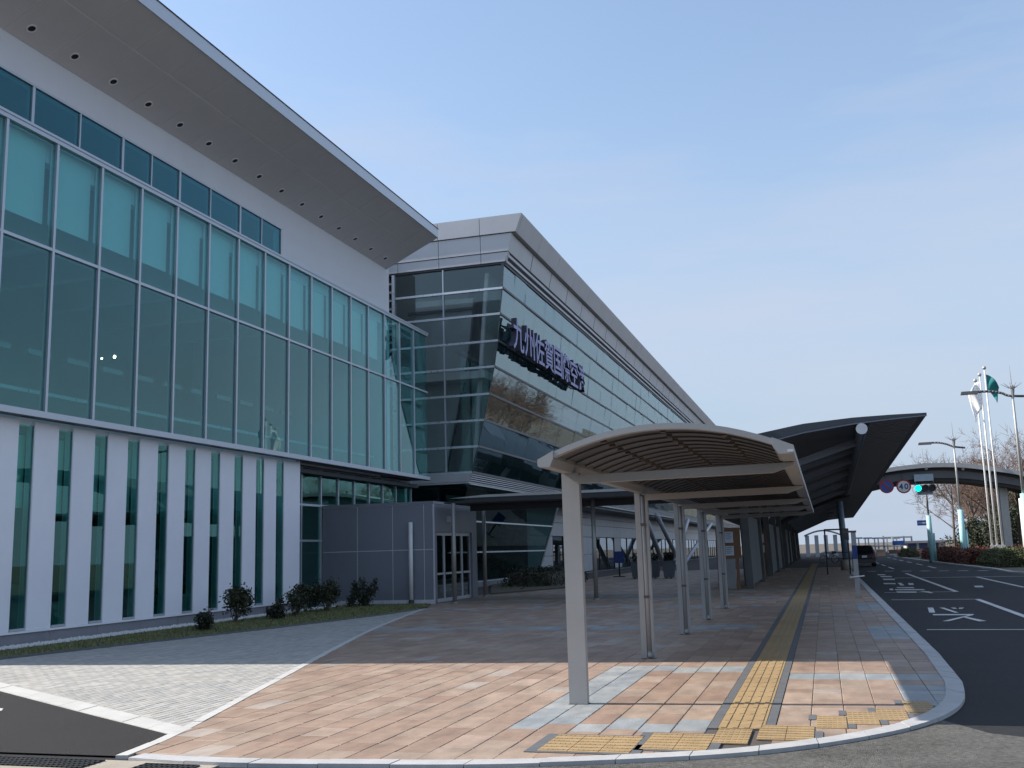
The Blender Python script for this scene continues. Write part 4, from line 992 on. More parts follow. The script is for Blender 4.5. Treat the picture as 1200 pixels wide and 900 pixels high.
# bus stop timetable frame further on
tf = empty('timetable_frame', (.9, 60, 0), 'dark metal timetable frame with hanging panel beside the round column', 'sign frame')
y = 58.0; a = PY(966, 620, y); b = PY(993, 620, y)
for u in (966, 992.5): q = PY(u, 620, y); obj('upright', B(q[0]-.04, q[0]+.04, y-.04, y+.04, 0, q[2]), 'black', tf)
obj('top_bar', B(a[0]+.041, b[0]-.041, y-.03, y+.03, a[2]-.08, a[2]), 'black', tf)
q0, q1 = PY(987, 633, y), PY(994, 619, y); obj('panel', B(q0[0], q1[0], y-.08, y-.041, q0[2], q1[2]), 'zinc_dark', tf)
for v in (647, 654): q = PY(980, v, y); obj('rail', B(a[0]+.041, b[0]-.041, y-.02, y+.02, q[2]-.04, q[2]), 'black', tf)
# bicycle
def bicycle(x, y, rz):
    t = empty('bicycle', (x, y, 0), 'dark bicycle parked under the far part of the dark canopy', 'bicycle')
    for cx in (-.5, .5):
        w = obj('wheel', MB().ring((x+cx, y-.015, .33), (0, 1, 0), .29, .33, .03, 20), 'rubber', t); mb = MB()
        for k in range(8): mb.tube((x+cx, y, .33), (x+cx+.29*math.cos(k*.785), y, .33+.29*math.sin(k*.785)), .004, n=4)
        obj('spokes', mb, 'chrome', w)
    pts = {'r': (-.5, .33), 'bb': (-.08, .30), 's': (-.2, .82), 'h': (.33, .85), 'f': (.5, .33)}
    mb = MB()
    for a, b in (('r','bb'),('r','s'),('bb','s'),('bb','h'),('s','h'),('h','f')): mb.tube((x+pts[a][0], y, pts[a][1]), (x+pts[b][0], y, pts[b][1]), .02, n=6)
    obj('frame', mb, 'lamp_dark', t); obj('saddle', MB().ball((x-.22, y, .88), .13, 8, 5, (1, .6, .35)), 'rubber', t, True)
    obj('handlebar', MB().tube((x+.31, y-.28, 1.0), (x+.31, y+.28, 1.0), .015, n=6).tube((x+.33, y, .85), (x+.31, y, 1.0), .015, n=6), 'chrome', t); obj('basket', MB().box(x+.36, x+.62, y-.15, y+.15, .78, 1.0), 'lamp_dark', t)
    t.rotation_euler = (0, 0, rz); return t
p = G(972, 660); bicycle(p[0], p[1], .35)

# ================================================================ CANOPY BRIDGE OVER THE ROAD
YBr = 80.0
br = empty('road_canopy', (12, YBr, 0), 'arched grey covered walkway spanning the road with signs and signal below', 'canopy bridge')
tp = [PY(u, v, YBr) for u, v in ((880, 612), (940, 580), (985, 563), (1010, 556), (1040, 549), (1070, 545), (1100, 543.2), (1130, 544), (1160, 547.5), (1185, 551), (1204, 555.5), (1250, 568))]
tp = smooth_line([np.array((p[0], p[2])) for p in tp], 4)
def band(name, z0, z1, ya, yb, m, par):
    vs = []; fs = []
    for p in tp: vs += [(p[0], ya, p[1]+z0), (p[0], yb, p[1]+z0), (p[0], yb, p[1]+z1), (p[0], ya, p[1]+z1)]
    for i in range(len(tp)-1):
        for q in range(4): fs.append((4*i+q, 4*i+(q+1) % 4, 4*i+4+(q+1) % 4, 4*i+4+q))
    fs += [(3, 2, 1, 0), tuple(len(vs)-4+i for i in range(4))]
    return obj(name, MB().add(vs, fs), m, par)
band('roof', -.30, 0, YBr-.6, YBr+3.6, 'bridge_top', br); band('recess', -.50, -.301, YBr-.2, YBr+3.2, 'bridge_dark', br); band('fascia', -1.05, -.501, YBr-.1, YBr+3.1, 'bridge_soffit', br); band('bottom_chord', -1.30, -1.051, YBr, YBr+3.0, 'bridge_dark', br)
for u, v in ((1085, 549), (1128, 549.5), (1160, 552)):
    p = PY(u, v, YBr-.25); obj('spot_lamp', MB().ball((p[0], YBr-.28, p[2]), .13, 8, 5), 'sign_white', br, True)
p = PY(1187, 657, YBr); q = PY(1181, 562, YBr)
obj('column', B(p[0]-.26, p[0]+.26, YBr+.9, YBr+1.4, 0, q[2]-.4), 'pole_grey', br); obj('column_block', MB().hexa([(p[0]-.8, YBr-1.2, -.1), (p[0]+1.0, YBr-1.2, -.1), (p[0]+1.0, YBr+2.4, -.1), (p[0]-.8, YBr+2.4, -.1)], [(p[0]-.7, YBr-1.1, .42), (p[0]+.9, YBr-1.1, .42), (p[0]+.9, YBr+2.3, .42), (p[0]-.7, YBr+2.3, .42)]), 'dark_trim', br)
# the other end of the bridge comes down on the terminal side
obj('column', B(tp[0][0]+.05, tp[0][0]+.4, YBr+.9, YBr+1.4, 0, tp[0][1]-1.0), 'pole_grey', br)
def round_sign(u, v, name, lab, kind):
    y = YBr-.35; p = PY(u, v, y); r = 7.6/F*y*1.0; t = empty(name, tuple(p), lab, 'sign')
    obj('disc', MB().disc(p, (0, 1, 0), r, .03, 28), 'sign_board_blue' if kind == 'p' else 'sign_white', t)
    obj('border', MB().ring((p[0], y-.001, p[2]), (0, -1, 0), r*.80, r, .015, 28), 'red_paint', t)
    if kind == 'p': obj('slash', MB().bar((p[0]-r*.57, y-.012, p[2]+r*.57), (p[0]+r*.57, y-.012, p[2]-r*.57), .12, .02, up=(0, 1, 0)), 'red_paint', t)
    else:
        for k, ch in enumerate('40'):
            g = text_mb(ch, r*1.15, .012, .012); xs_ = [a[0] for a in g.v]; zs_ = [a[1] for a in g.v]
            cx, cz = (max(xs_)+min(xs_))/2, (max(zs_)+min(zs_))/2
            obj('digit', remap(g, lambda x, yy, z: (p[0]+(k-.5)*r*.72+(x-cx), y-.014-z, p[2]+(yy-cz))), 'char_blue', t)
    obj('hanger', MB().tube((p[0], y+.05, p[2]+r*.6), (p[0], y+.05, p[2]+r+.35), .03, n=6).tube((p[0], y+.05, p[2]+r+.3), (p[0], y+.5, p[2]+r+.35), .03, n=6), 'lamp_dark', t)
round_sign(1039, 570, 'no_parking_sign', 'round blue sign with red rim and slash hanging under the road canopy', 'p')
round_sign(1059, 570, 'speed_limit_sign', 'round white speed sign reading 40 hanging under the road canopy', 's')
y = YBr-.45; p = PY(1084, 572, y); k = y/F
tlg = empty('traffic_light', tuple(p), 'horizontal traffic signal showing green under the road canopy', 'traffic light')
w = 9.5*k
obj('back_plate', B(p[0]-w*.85, p[0]+w*.82, y+.12, y+.16, p[2]-.48, p[2]-.0), 'signal_box', tlg); obj('housing', B(p[0]-w*1.02, p[0]+w*1.1, y-.02, y+.119, p[2]-.26, p[2]+.22), 'signal_box', tlg)
for i in range(3):
    c = (p[0]+(i-1)*.48, y-.03, p[2]-.0)
    o = obj('lens', MB().disc(c, (0, -1, 0), .19 if i else .22, .03, 20), 'green_light' if i == 0 else 'black', tlg); obj('visor', MB().ring((c[0], y-.03, c[2]), (0, -1, 0), .215 if i else .23, .25, .22, 20), 'signal_box' if i == 0 else 'black', o)
obj('box_above', B(p[0]-w*1.05, p[0]+w*1.0, y+.05, y+.35, p[2]+.52, p[2]+1.02), 'signal_box', tlg)
for x in (-.6, .6): obj('hanger', B(p[0]+x-.03, p[0]+x+.03, y+.06, y+.1, p[2]+.2, p[2]+.53), 'lamp_dark', tlg)

# ================================================================ LAMPS, FLAGS, SIGNS
def street_lamp(base, ptop, yarm, lab, arms, cyan=.36, r=.11):
    t = empty('street_lamp', tuple(base), lab, 'street lamp', 'street lamps with pale blue lower poles')
    x, y, z = base; H_ = ptop[2]; zc = z+(H_-z)*cyan
    lo = obj('lower_pole', MB().tube((x, y, z), (x, y, zc), r*2.1, r*1.6, 14), 'cyan_paint', t, True)
    obj('upper_pole', MB().tube((x, y, zc), (x, y, H_), r*.75, r*.5, 10), 'pole_grey', t, True)
    obj('service_pipe', MB().tube((x+r*2.5, y, z), (x+r*2.5, y, zc*.62), r*.6, n=8), 'cyan_paint', lo, True)
    mb = MB()
    for k in range(10):
        a = k*.628; mb.tube((x, y, H_-.3), (x+.55*math.cos(a), y+.55*math.sin(a), H_+.05), .025, .008, 5)
    mb.tube((x, y, H_-.3), (x, y, H_+1.1), .035, .008, 6).tube((x, y, H_-.9), (x, y, H_-.1), .05, .16, 8)
    obj('finial', mb, 'far_grey', t)
    if arms:
        l_, r_ = arms
        pts = [np.array((x-l_, y, yarm+.28)), np.array((x-l_*.55, y, yarm+.27)), np.array((x-l_*.25, y, yarm+.13)), np.array((x, y, yarm-.08)), np.array((x+r_, y, yarm-.2))]
        pts = smooth_line(pts, 4); obj('arm', MB().path(pts, [.07]*len(pts), 8), 'lamp_dark', t, True)
        obj('lamp_head', MB().hexa([(x-l_-.45, y-.13, yarm+.16), (x-l_+.45, y-.13, yarm+.16), (x-l_+.45, y+.13, yarm+.16), (x-l_-.45, y+.13, yarm+.16)], [(x-l_-.4, y-.1, yarm+.34), (x-l_+.5, y-.1, yarm+.34), (x-l_+.5, y+.1, yarm+.34), (x-l_-.4, y+.1, yarm+.34)]), 'lamp_dark', t)
    return t
yl = 79.0
b0 = PY(1130, 646, yl); bt = PY(1120, 512, yl); street_lamp((b0[0], yl, 0), (b0[0], yl, bt[2]), PY(1120, 522, yl)[2], 'tall street lamp with pale blue base behind the road canopy, double arm', (PY(1120, 520, yl)[0]-PY(1086, 520, yl)[0], PY(1133, 525, yl)[0]-PY(1120, 525, yl)[0]), .42)
yl = 86.0
b0 = PY(1092.5, 653, yl); bt = PY(1084, 541, yl); street_lamp((b0[0], yl, 0), (b0[0], yl, bt[2]), 0, 'pale blue pole standing just right of the traffic signal', None, .46)
yl = 62.0
b0 = PY(1209, 668, yl); bt = PY(1191, 450, yl); street_lamp((b0[0], yl, 0), (b0[0], yl, bt[2]), PY(1193, 462, yl)[2], 'nearest street lamp at the right edge, its arm crossing the flags', (PY(1193, 460, yl)[0]-PY(1142, 460, yl)[0], 2.2), .40)
def flagpole(bpx, tpx, lab, flag):
    b = G(*bpx); t = empty('flagpole', (b[0], b[1], 0), lab, 'flagpole', 'three flagpoles beside the road'); H_ = PY(*tpx, b[1])[2]
    obj('pole', MB().tube((b[0], b[1], 0), (b[0], b[1], H_), .075, .045, 12), 'pole_white', t, True)
    obj('finial', MB().ball((b[0], b[1], H_+.12), .13, 8, 6), 'pole_grey', t, True); obj('cleat', B(b[0]-.14, b[0]+.14, b[1]-.16, b[1]-.08, .9, 1.25), 'sign_white', t)
    if flag:
        m, drop, wd_, sgn = flag; vs = []; fs = []; nx, nz = 10, 12
        for i in range(nx+1):
            for j in range(nz+1):
                s = i/nx; zz_ = H_-.35-drop*j/nz-s*s*.9; xx = b[0]+sgn*(.06+wd_*s*(1-.35*j/nz)); yy = b[1]+.22*math.sin(s*7+j*.35)*s; vs.append((xx, yy, zz_))
        for i in range(nx):
            for j in range(nz): fs.append((i*(nz+1)+j, (i+1)*(nz+1)+j, (i+1)*(nz+1)+j+1, i*(nz+1)+j+1))
        o = obj('flag', MB().add(vs, fs), m, t, True); sm = o.modifiers.new('thickness', 'SOLIDIFY'); sm.thickness = .012
flagpole((1165, 661), (1145.5, 448), 'left one of three flagpoles, the shortest, without a flag', None)
flagpole((1171, 661), (1150.5, 441), 'middle flagpole of three carrying a white flag', ('flag_white', 1.9, .75, -1))
flagpole((1177.5, 661), (1155.5, 433), 'right and tallest of three flagpoles carrying a teal flag', ('flag_teal', 1.1, .75, 1))
# direction sign
y = 118.0; p0, p1 = PY(1075, 616, y), PY(1087, 609.5, y); ds = empty('direction_sign', (p1[0], y, 0), 'blue direction sign on a white pole beyond the road canopy', 'sign')
obj('board', B(p0[0], p1[0], y-.03, y, p0[2], p1[2]), 'sign_board_blue', ds); obj('pole', MB().tube((p1[0]-.05, y+.06, 0), (p1[0]-.05, y+.06, p1[2]), .07, n=8), 'pole_white', ds); obj('arrow_panel', B(p1[0]-.55, p1[0]-.2, y-.036, y-.031, p0[2]+.2, p1[2]-.2), 'sign_white', ds)
obj('lettering', MB().box(p0[0]+.1, p0[0]+.5, y-.036, y-.031, p0[2]+.25, p1[2]-.25), 'paper', ds)
# plain white pole at right edge
q = PY(1206, 660, 70.0); wp = empty('white_pole', (q[0], 70, 0), 'thick white pole at the right edge beside the road canopy', 'pole'); obj('shaft', MB().tube((q[0], 70, 0), (q[0], 70, PY(1196, 584, 70)[2]), .24, .21, 16), 'pole_white', wp, True); obj('foot', MB().tube((q[0], 70, 0), (q[0], 70, .9), .3, .3, 16), 'kerb_white', wp, True)

# ================================================================ CAR
def car(x, y, lab):
    t = empty('parked_car', (x, y, KERB_Z), lab, 'car'); z = KERB_Z-.01; w = .74
    sec = [(-1.7,.25),(-1.72,.62),(-1.66,.86),(-1.42,.95),(-1.12,1.40),(-.9,1.47),(.5,1.47),(.75,1.38),(1.15,.98),(1.6,.86),(1.72,.6),(1.7,.25)]
    mb = MB(); n = len(sec)
    for sx, k in ((-1, .0), (1, .0)):
        pass
    vs = []
    def wid(h): return w if h < .96 else w-.16*(h-.95)/.5
    for sx in (-1, 1): vs += [(x+sx*wid(h), y+a, z+h) for a, h in sec]
    fs = [tuple(range(n-1, -1, -1)), tuple(range(n, 2*n))]+[(i, (i+1) % n, n+(i+1) % n, n+i) for i in range(n)]
    o = obj('body', mb.add(vs, fs), 'car_paint', t); bv = o.modifiers.new('bevel', 'BEVEL'); bv.width = .06; bv.segments = 3
    obj('rear_window', MB().hexa([(x-.60, y-1.43, z+.98), (x+.60, y-1.43, z+.98), (x+.60, y-1.36, z+.98), (x-.60, y-1.36, z+.98)], [(x-.5, y-1.155, z+1.37), (x+.5, y-1.155, z+1.37), (x+.5, y-1.09, z+1.37), (x-.5, y-1.09, z+1.37)]), 'car_glass', t)
    for sx in (-1, 1): obj('side_window', MB().hexa([(x+sx*(w+.004), y-1.2, z+.98), (x+sx*(w+.004), y+.95, z+.98), (x+sx*(w-.05), y+.95, z+.98), (x+sx*(w-.05), y-1.2, z+.98)], [(x+sx*(w-.125), y-.95, z+1.36), (x+sx*(w-.125), y+.6, z+1.36), (x+sx*(w-.18), y+.6, z+1.36), (x+sx*(w-.18), y-.95, z+1.36)]), 'car_glass', t)
    for sx in (-1, 1):
        obj('tail_light', B(x+sx*(w-.12)-.09, x+sx*(w-.12)+.09, y-1.745, y-1.65, z+.62, z+.86), 'tail_red', t)
        for a in (-1.12, 1.12):
            wh = obj('wheel', MB().tube((x+sx*(w-.19), y+a, z+.29), (x+sx*(w+.01), y+a, z+.29), .29, n=18), 'rubber', t); obj('rim', MB().disc((x+sx*(w+.011), y+a, z+.29), (sx, 0, 0), .19, .01, 14), 'chrome', wh)
    obj('number_plate', B(x-.17, x+.17, y-1.755, y-1.74, z+.62, z+.78), 'plate', t); obj('rear_bumper', B(x-w+.02, x+w-.02, y-1.78, y-1.68, z+.26, z+.5), 'car_paint', t)
    return t
p = G(1014, 664, KERB_Z); car(p[0], p[1]+1.7, 'small black hatchback stopped at the kerb seen from behind')

# ================================================================ VEGETATION
def grow(mb, tw, p, d, L_, r, lvl, maxl):
    nseg = 3 if lvl < 3 else 2; pts = [p]; rs = [r]; q = p.copy(); dd = d.copy()
    for i in range(nseg):
        dd = dd+rng.normal(size=3)*.12+np.array((0, 0, .07)); dd /= np.linalg.norm(dd); q = q+dd*L_/nseg; pts.append(q.copy()); rs.append(r*(1-.62*(i+1)/nseg))
    (mb if lvl < 2 else tw).path(pts, rs, 6 if lvl < 2 else (4 if lvl < 3 else 3))
    if lvl >= maxl: return
    for k in range([8, 6, 5, 4][lvl]):
        t = rng.uniform(.28 if lvl == 0 else .2, 1.0); i = min(int(t*nseg), nseg-1); f = t*nseg-i; s = pts[i]+(pts[i+1]-pts[i])*f
        a = rng.normal(size=3); ax = pts[i+1]-pts[i]; ax /= np.linalg.norm(ax); a -= ax*(a@ax); a /= np.linalg.norm(a); an = rng.uniform(.5, 1.0)
        grow(mb, tw, s, ax*math.cos(an)+a*math.sin(an), L_*rng.uniform(.42, .62), max(.012, rs[i]*.5), lvl+1, maxl)
def bare_tree(H_):
    mb, tw = MB(), MB(); grow(mb, tw, np.zeros(3), np.array((0, 0, 1.)), H_, H_*.022, 0, 4); return mesh('trunk', mb, 'bark'), mesh('crown', tw, 'twig')
protos = [bare_tree(6.2) for _ in range(3)]
def place_tree(x, y, s, rz, k, lab):
    t = empty('bare_tree', (x, y, -.1), lab, 'tree', 'bare winter trees beside the road'); t.rotation_euler = (0, 0, rz)
    for nm, me in zip(('trunk', 'crown'), protos[k]): o = bpy.data.objects.new(nm, me); COL.objects.link(o); o.parent = t
    t.scale = (s, s, s); return t
for i, (u, y, s, lab) in enumerate(((1118, 96, 1.05, 'bare reddish tree left of the pale blue lamp pole, first by the road bend'), (1143, 104, 1.15, 'bare tree behind the pale blue lamp pole under the road canopy'),
        (1160, 92, .95, 'bare tree directly behind the three flagpoles'), (1186, 98, 1.2, 'bare tree behind the road canopy column at the right edge'), (1196, 84, 1.1, 'bare tree nearest the right frame edge'), (1172, 116, 1.3, 'taller bare tree rising above the road canopy roof near the flags'))):
    place_tree(PY(u, 640, y)[0], y, s, i*1.3, i % 3, lab)
for i in range(22):
    ty = 128+i*3.4+rng.uniform(-2, 2); place_tree(max(17.5, -13.9+.3*(ty-50))+rng.uniform(0, 10), ty, rng.uniform(1.1, 1.5), i*2.1, i % 3, 'bare tree in the distant belt beyond the roadside trees')
def leaf_cloud(pts, n, size, spread):
    mb = MB()
    for i in range(n):
        c = pts[int(rng.integers(len(pts)))]; d = rng.normal(size=3); d *= spread/np.linalg.norm(d)*rng.random()**.4; mb.leaf(np.array(c)+d, size*rng.uniform(.6, 1.3))
    return mb
def evergreen(x, y, h, w, lab):
    t = empty('evergreen_tree', (x, y, -.1), lab, 'tree', 'dark evergreens behind the hedge')
    obj('trunk', MB().tube((x, y, -.1), (x+.1, y, h*.6), .13, .06, 8), 'bark', t)
    mb = MB()
    for k in range(55):
        c = np.array((x+rng.normal()*w*.38, y+rng.normal()*w*.38, h*(.25+.65*rng.random()))); f = max(.25, 1-abs(c[2]/h-.5)*1.3)
        c[0] = x+(c[0]-x)*f; c[1] = y+(c[1]-y)*f
        for j in range(70): d = rng.normal(size=3)*.26; mb.leaf(c+d, rng.uniform(.06, .13))
    obj('crown', mb, 'leaf_ever', t)
for u, y, h, w, lab in ((1152, 92, 3.6, 2.6, 'dark evergreen between the lamp pole and the flagpoles'), (1170, 95, 4.0, 3.0, 'dark evergreen behind the middle flagpole'), (1190, 86, 4.2, 2.8, 'dark evergreen behind the white pole at the right edge'), (1203, 95, 6.5, 3.4, 'dark evergreen cut by the right frame edge'), (1140, 104, 2.9, 2.4, 'small dark evergreen behind the red hedge')):
    evergreen(PY(u, 640, y)[0], y, h, w, lab)
def hedge(x0, x1, y0, y1, h, m, lab, n, rnd=.25, size=.07, kind='hedge'):
    t = empty('hedge', ((x0+x1)/2, (y0+y1)/2, 0), lab, 'hedge')
    i_ = .12; obj('stems', MB().hexa([(x0+i_, y0+i_, -.1), (x1-i_, y0+i_, -.1), (x1-i_, y1-i_, -.1), (x0+i_, y1-i_, -.1)], [(x0+i_+rnd*.6, y0+i_+rnd*.6, h-.12), (x1-i_-rnd*.6, y0+i_+rnd*.6, h-.12), (x1-i_-rnd*.6, y1-i_-rnd*.6, h-.12), (x0+i_+rnd*.6, y1-i_-rnd*.6, h-.12)]), 'earth', t)
    mb = MB()
    for i in range(n):
        q = rng.random(3)
        f = int(rng.integers(5)); 
        if f == 0: q[0] = 0
        elif f == 1: q[0] = 1
        elif f == 2: q[1] = 0
        else: q[2] = 1
        s = rnd*max(0, q[2]-.5)*2
        p = np.array((x0+s+(x1-x0-2*s)*q[0], y0+s+(y1-y0-2*s)*q[1], h*q[2]*(1+.06*math.sin(q[1]*30+q[0]*9)))); mb.leaf(p+rng.normal(size=3)*.06, size*rng.uniform(.6, 1.3))
    obj('foliage', mb, m, t); return t
hedge(9.3, 11.6, 64.0, 71.5, .95, 'leaf_hedge_green', 'rounded green hedge block left of the flagpoles', 6500, .5)
hedge(8.7, 13.5, 72.5, 104, .95, 'leaf_hedge_red', 'long low red-brown hedge along the far side of the road', 15000, .3, .09)
hedge(11.8, 16.5, 66, 78, 1.0, 'leaf_hedge_red', 'red-brown hedge behind the flagpoles at the right edge', 4500, .3, .09)
hedge(7.6, 9.2, 112, 118, .8, 'leaf_hedge_green', 'small green hedge end left of the pale blue pole', 1500, .3, .09)
# roadside kerb and bed on the far side
fk = tag(empty('far_kerb', (0, 0, 0)), kind='structure')
rk = [np.array(p) for p in ((16.0, 40.0), (9.2, 52.0), (8.75, 62.0), (8.3, 75.0), (7.6, 97.0), (7.4, 125))]
rks = smooth_line(rk, 3); rki = offset_line(rks, -.22)
stones(rks, rki, 1.5, -.16, .06, fk, 'kerb_stone', 'kerb_white')
pl = rki+[np.array((60, 125)), np.array((60, 40))]
mb = MB(); mb.add([(p[0], p[1], .03) for p in pl], [tuple(range(len(pl)))]); tag(obj('roadside_bed', mb, 'earth'), kind='structure')
# shrubs by the wing wall
def shrub(px, base, htpx, wpx, lab, n, style):
    p = G(*base, .03); x, y = p[0], p[1]; k = y/F*1.0; h = htpx*k*1.08; w = wpx*k/2*1.15
    t = empty('shrub', (x, y, .03), lab, 'shrub', 'shrubs along the wing wall'); st = MB(); lf = MB()
    for s in range(9):
        a = rng.uniform(0, 6.28); l_ = rng.uniform(.55, 1.0); top = np.array((x+math.cos(a)*w*rng.uniform(.2, .9), y+math.sin(a)*w*rng.uniform(.2, .9), .03+h*l_))
        if style == 'spike': top = np.array((x+(top[0]-x)*1.0, y+(top[1]-y)*1.0, .03+h*l_*(1-.5*abs(top[0]-x)/w)))
        b = np.array((x+rng.normal()*.04, y+rng.normal()*.04, .03)); mid = (b+top)/2+rng.normal(size=3)*.04
        st.path([b, mid, top], [.014, .010, .005], 5)
        for j in range(n//9):
            q = rng.random()**.6; 
            if style == 'round': q = .45+.55*q
            c = (b+(mid-b)*q*2) if q < .5 else (mid+(top-mid)*(q-.5)*2); sp = .09 if style == 'spike' else .15
            lf.leaf(c+rng.normal(size=3)*sp*(.5+.6*(1-q)), rng.uniform(.026, .06))
    obj('stems', st, 'bark', t); obj('foliage', lf, 'leaf_shrub' if style == 'round' else 'leaf_dark', t)
for a in (((242, 0), (242, 739), 27, 28, 'low spiky dark shrub, first one beside the slot windows', 900, 'spike'), ((275, 0), (276, 729), 42, 44, 'tallest round leafy shrub with thin bare stems before the slot windows', 1900, 'round'),
          ((328, 0), (326, 726), 26, 30, 'low dark shrub right of the tallest round one', 900, 'spike'), ((344, 0), (346, 722), 28, 26, 'thin open shrub left of the pair before the glazing', 600, 'round'), ((357, 0), (358, 718), 33, 34, 'leafy shrub under the last slot window', 1300, 'round'),
          ((383, 0), (383, 717), 36, 42, 'bushy yellow-green shrub before the grey panel wall corner', 1900, 'round'), ((427, 0), (427, 711), 40, 36, 'pointed dark conifer shrub before the grey panel wall', 1300, 'spike'), ((413, 0), (413, 712), 22, 14, 'tiny dark shrub beside the pointed conifer shrub', 350, 'spike')):
    shrub(*a)
# planting bed and low bushes in front of the lower leaning glass
pb = [G(*p)[:2] for p in ((575, 697), (668, 689), (672, 680), (640, 672), (575, 676))]
mb = MB(); mb.extrude([(p[0], p[1], 0.0) for p in pb], (0, 0, .06)); tag(obj('glazing_bed', mb, 'earth'), kind='structure')
mb = MB()
for i in range(5000):
    a = rng.dirichlet((1, 1, 1, 1, 1)); x, y = sum(a[j]*pb[j] for j in range(5)); mb.leaf((x, y, .07+rng.random()*.1), .03+rng.random()*.04)
tag(obj('ground_cover', mb, 'leaf_hedge_green'), 'low green ground cover in the bed before the leaning glass', 'ground cover', kind='stuff')
c = G(612, 684); hedge(-14.6, -12.2, 46.5, 54.0, .75, 'leaf_dark', 'dark low bushes at the foot of the leaning glass', 3500, .3, .06)
# dark planters and blue sign in front of the shops
for i, (u0, u1, lab) in enumerate(((739, 772, 'dark planter trough before the round struts'), (776, 790, 'small dark planter right of the long planter trough'))):
    p = G((u0+u1)/2, 678); x0, x1 = PY(u0, 670, p[1])[0], PY(u1, 670, p[1])[0]; t = empty('planter', (p[0], p[1], 0), lab, 'planter'); z = PY(750, 659, p[1])[2]
    obj('box', MB().hexa([(x0+.1, p[1], .05), (x1-.1, p[1], .05), (x1-.1, p[1]+.8, .05), (x0+.1, p[1]+.8, .05)], [(x0, p[1]-.05, z), (x1, p[1]-.05, z), (x1, p[1]+.85, z), (x0, p[1]+.85, z)]), 'interior_dark', t); obj('rim', MB().box(x0-.03, x1+.03, p[1]-.08, p[1]+.88, z+.001, z+.05), 'zinc_dark', t)
    for xx in (x0+.2, x1-.2): obj('foot', B(xx-.05, xx+.05, p[1]+.1, p[1]+.2, 0, .05), 'black', t)
    mb = MB()
    for j in range(500): mb.leaf((rng.uniform(x0+.1, x1-.1), p[1]+rng.uniform(.1, .7), z+.05+rng.random()*.45), .05+rng.random()*.05)
    obj('plants', mb, 'leaf_dark', t)
p = G(726, 676); bsn = empty('standing_sign', (p[0], p[1], 0), 'blue standing sign in the shade before the shop windows', 'sign')
q = PY(728, 646, p[1]); obj('board', B(p[0]-.32, p[0]+.32, p[1], p[1]+.05, q[2]-.7, q[2]), 'navy', bsn); obj('stem', B(p[0]-.05, p[0]+.05, p[1]+.06, p[1]+.12, 0, q[2]-.1), 'black', bsn); obj('foot', B(p[0]-.35, p[0]+.35, p[1]-.2, p[1]+.3, 0, .05), 'black', bsn)

# ================================================================ FAR BACKGROUND
def at(u, v, y): return PY(u, v, y)
y = 165.0
fb = empty('far_building', tuple(at(1080, 648, y)), 'long low white building far down the road', 'building')
a, b = at(1063, 647, y), at(1108, 635.5, y); obj('wall', B(a[0], b[0], y, y+12, -.1, b[2]), 'far_white', fb); obj('roof', B(a[0]-.5, b[0]+.3, y-.6, y+12.5, b[2]+.001, b[2]+.35), 'far_grey', fb)
for i in range(3): c = at(1069+i*13, 639, y); obj('window', B(c[0]-.6, c[0]+.6, y-.05, y-.01, c[2]-.5, c[2]+.5), 'char_blue', fb)
y = 172.0; fg = empty('far_gate', tuple(at(1020, 648, y)), 'pale covered gate frames far down the road', 'gate')
for i, (u, w) in enumerate(((1001, 10), (1013, 9), (1024, 10), (1035, 9), (1046, 9))):
    a, b = at(u, 631.5, y), at(u+w, 631.5, y); obj('roof', B(a[0], b[0], y, y+6, a[2], a[2]+.22), 'far_grey', fg); obj('beam', B(a[0]-.1, b[0]+.2, y-.3, y, a[2]-1.25, a[2]-1.05), 'far_grey', fg)
    for q in (a[0]+.1, (a[0]+b[0])/2): obj('post', B(q-.1, q+.1, y-.05, y+.15, -.1, a[2]), 'far_white', fg)
y = 178; a, b = at(1034, 629, y), at(1069, 627.5, y); gt = empty('gantry', tuple(a), 'thin grey overhead gantry far beyond the car', 'gantry'); obj('beam', B(a[0], b[0], y, y+.4, b[2]-.35, b[2]-.1), 'far_grey', gt)
for u in (1035, 1059, 1068): c = at(u, 628, y); obj('post', B(c[0]-.12, c[0]+.12, y+.05, y+.3, -.1, c[2]), 'far_grey', gt)
y = 150; a, b = at(1046, 639, y), at(1060, 633.5, y); rs = empty('road_sign', tuple(a), 'wide blue road sign board far down the road', 'sign'); obj('board', B(a[0], b[0], y-.05, y, a[2], b[2]), 'sign_board_blue', rs)
for q in (a[0]+.25, b[0]-.25): obj('post', B(q-.06, q+.06, y+.001, y+.1, -.1, b[2]), 'pole_grey', rs)
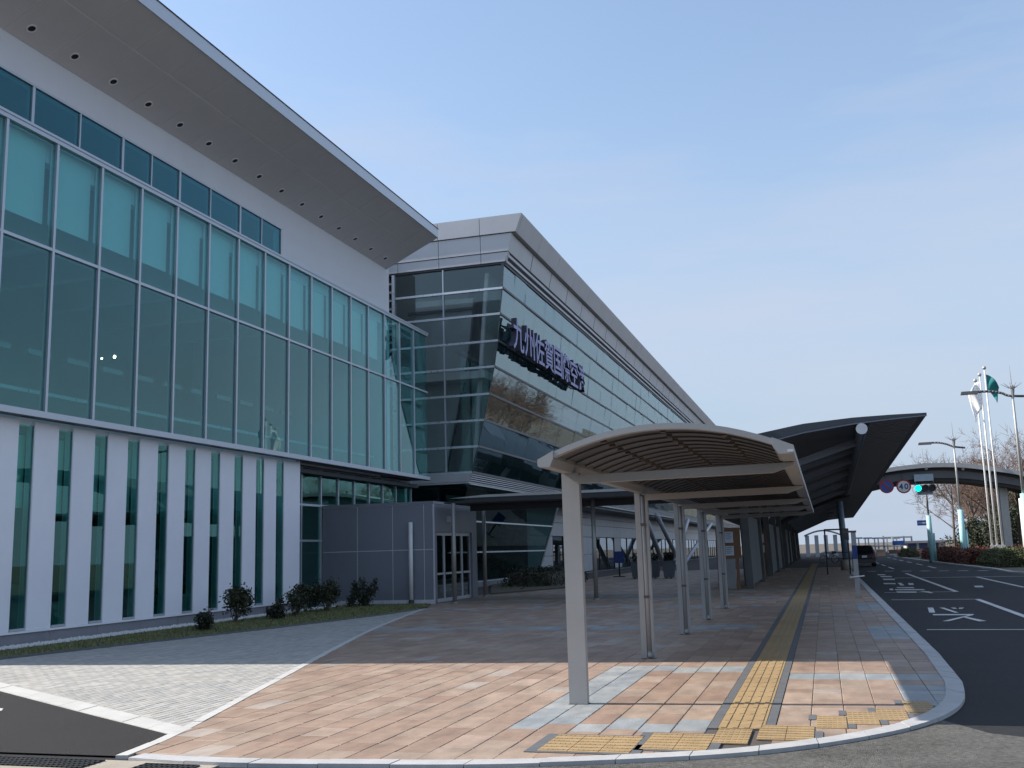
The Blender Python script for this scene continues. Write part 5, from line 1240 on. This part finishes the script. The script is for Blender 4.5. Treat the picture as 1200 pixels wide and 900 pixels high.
y = 140; a, b = at(1042, 648, y), at(1090, 643, y); wf = empty('low_fence', tuple(a), 'low dark brown fence line across the end of the road', 'fence'); obj('rail', B(a[0], b[0], y, y+.2, -.1, b[2]), 'far_brown', wf); obj('kerb', B(a[0], b[0]-.2, y-.5, y-.1, -.1, .12), 'kerb_white', wf)
for i in range(10):
    y = 118-i*.4; a = at(1053+i*2.9, 655, y); t = empty('road_barrier', (a[0], y, KERB_Z), 'pink and white road barrier in the row across the far junction', 'barrier', 'row of road barriers')
    k = .3; obj('top_rail', B(a[0]-k*.45, a[0]+k*.45, y-.03, y+.03, KERB_Z+.62, KERB_Z+.75), 'far_pink', t); obj('frame', MB().box(a[0]-k*.45, a[0]-k*.33, y-.03, y+.03, KERB_Z, KERB_Z+.62).box(a[0]+k*.33, a[0]+k*.45, y-.03, y+.03, KERB_Z, KERB_Z+.62).box(a[0]-k*.33, a[0]+k*.33, y-.02, y+.02, KERB_Z+.25, KERB_Z+.38), 'far_pink', t)
y = 128; a, b = at(1028, 650, y), at(1037, 643.5, y); ob = empty('gate_booth', tuple(a), 'small orange and white booth at the far gate', 'booth'); obj('body', B(a[0], b[0], y, y+1.2, KERB_Z, b[2]-.15), 'far_orange', ob); obj('roof', B(a[0]-.1, b[0]+.1, y-.15, y+1.3, b[2]-.149, b[2]), 'far_white', ob)
y = 140; sh = empty('far_shelter', (at(955, 650, y)[0], y, 0), 'pale open shelter with arched roof at the far end of the walk', 'shelter')
a, b = at(942, 625, y), at(986, 625, y)
pts = [(a[0]+(b[0]-a[0])*i/8, a[2]-.4+.8*math.sin(math.pi*i/8)*.8) for i in range(9)]; vs = []; fs = []
for x, z in pts: vs += [(x, y, z), (x, y+5, z), (x, y+5, z+.15), (x, y, z+.15)]
for i in range(8):
    for q in range(4): fs.append((4*i+q, 4*i+(q+1) % 4, 4*i+4+(q+1) % 4, 4*i+4+q))
obj('roof', MB().add(vs, fs), 'far_grey', sh)
for i in range(4): x = a[0]+(b[0]-a[0])*(i+.3)/4; obj('post', B(x-.25, x+.25, y+.3, y+.7, -.1, a[2]-.3), 'far_white', sh)
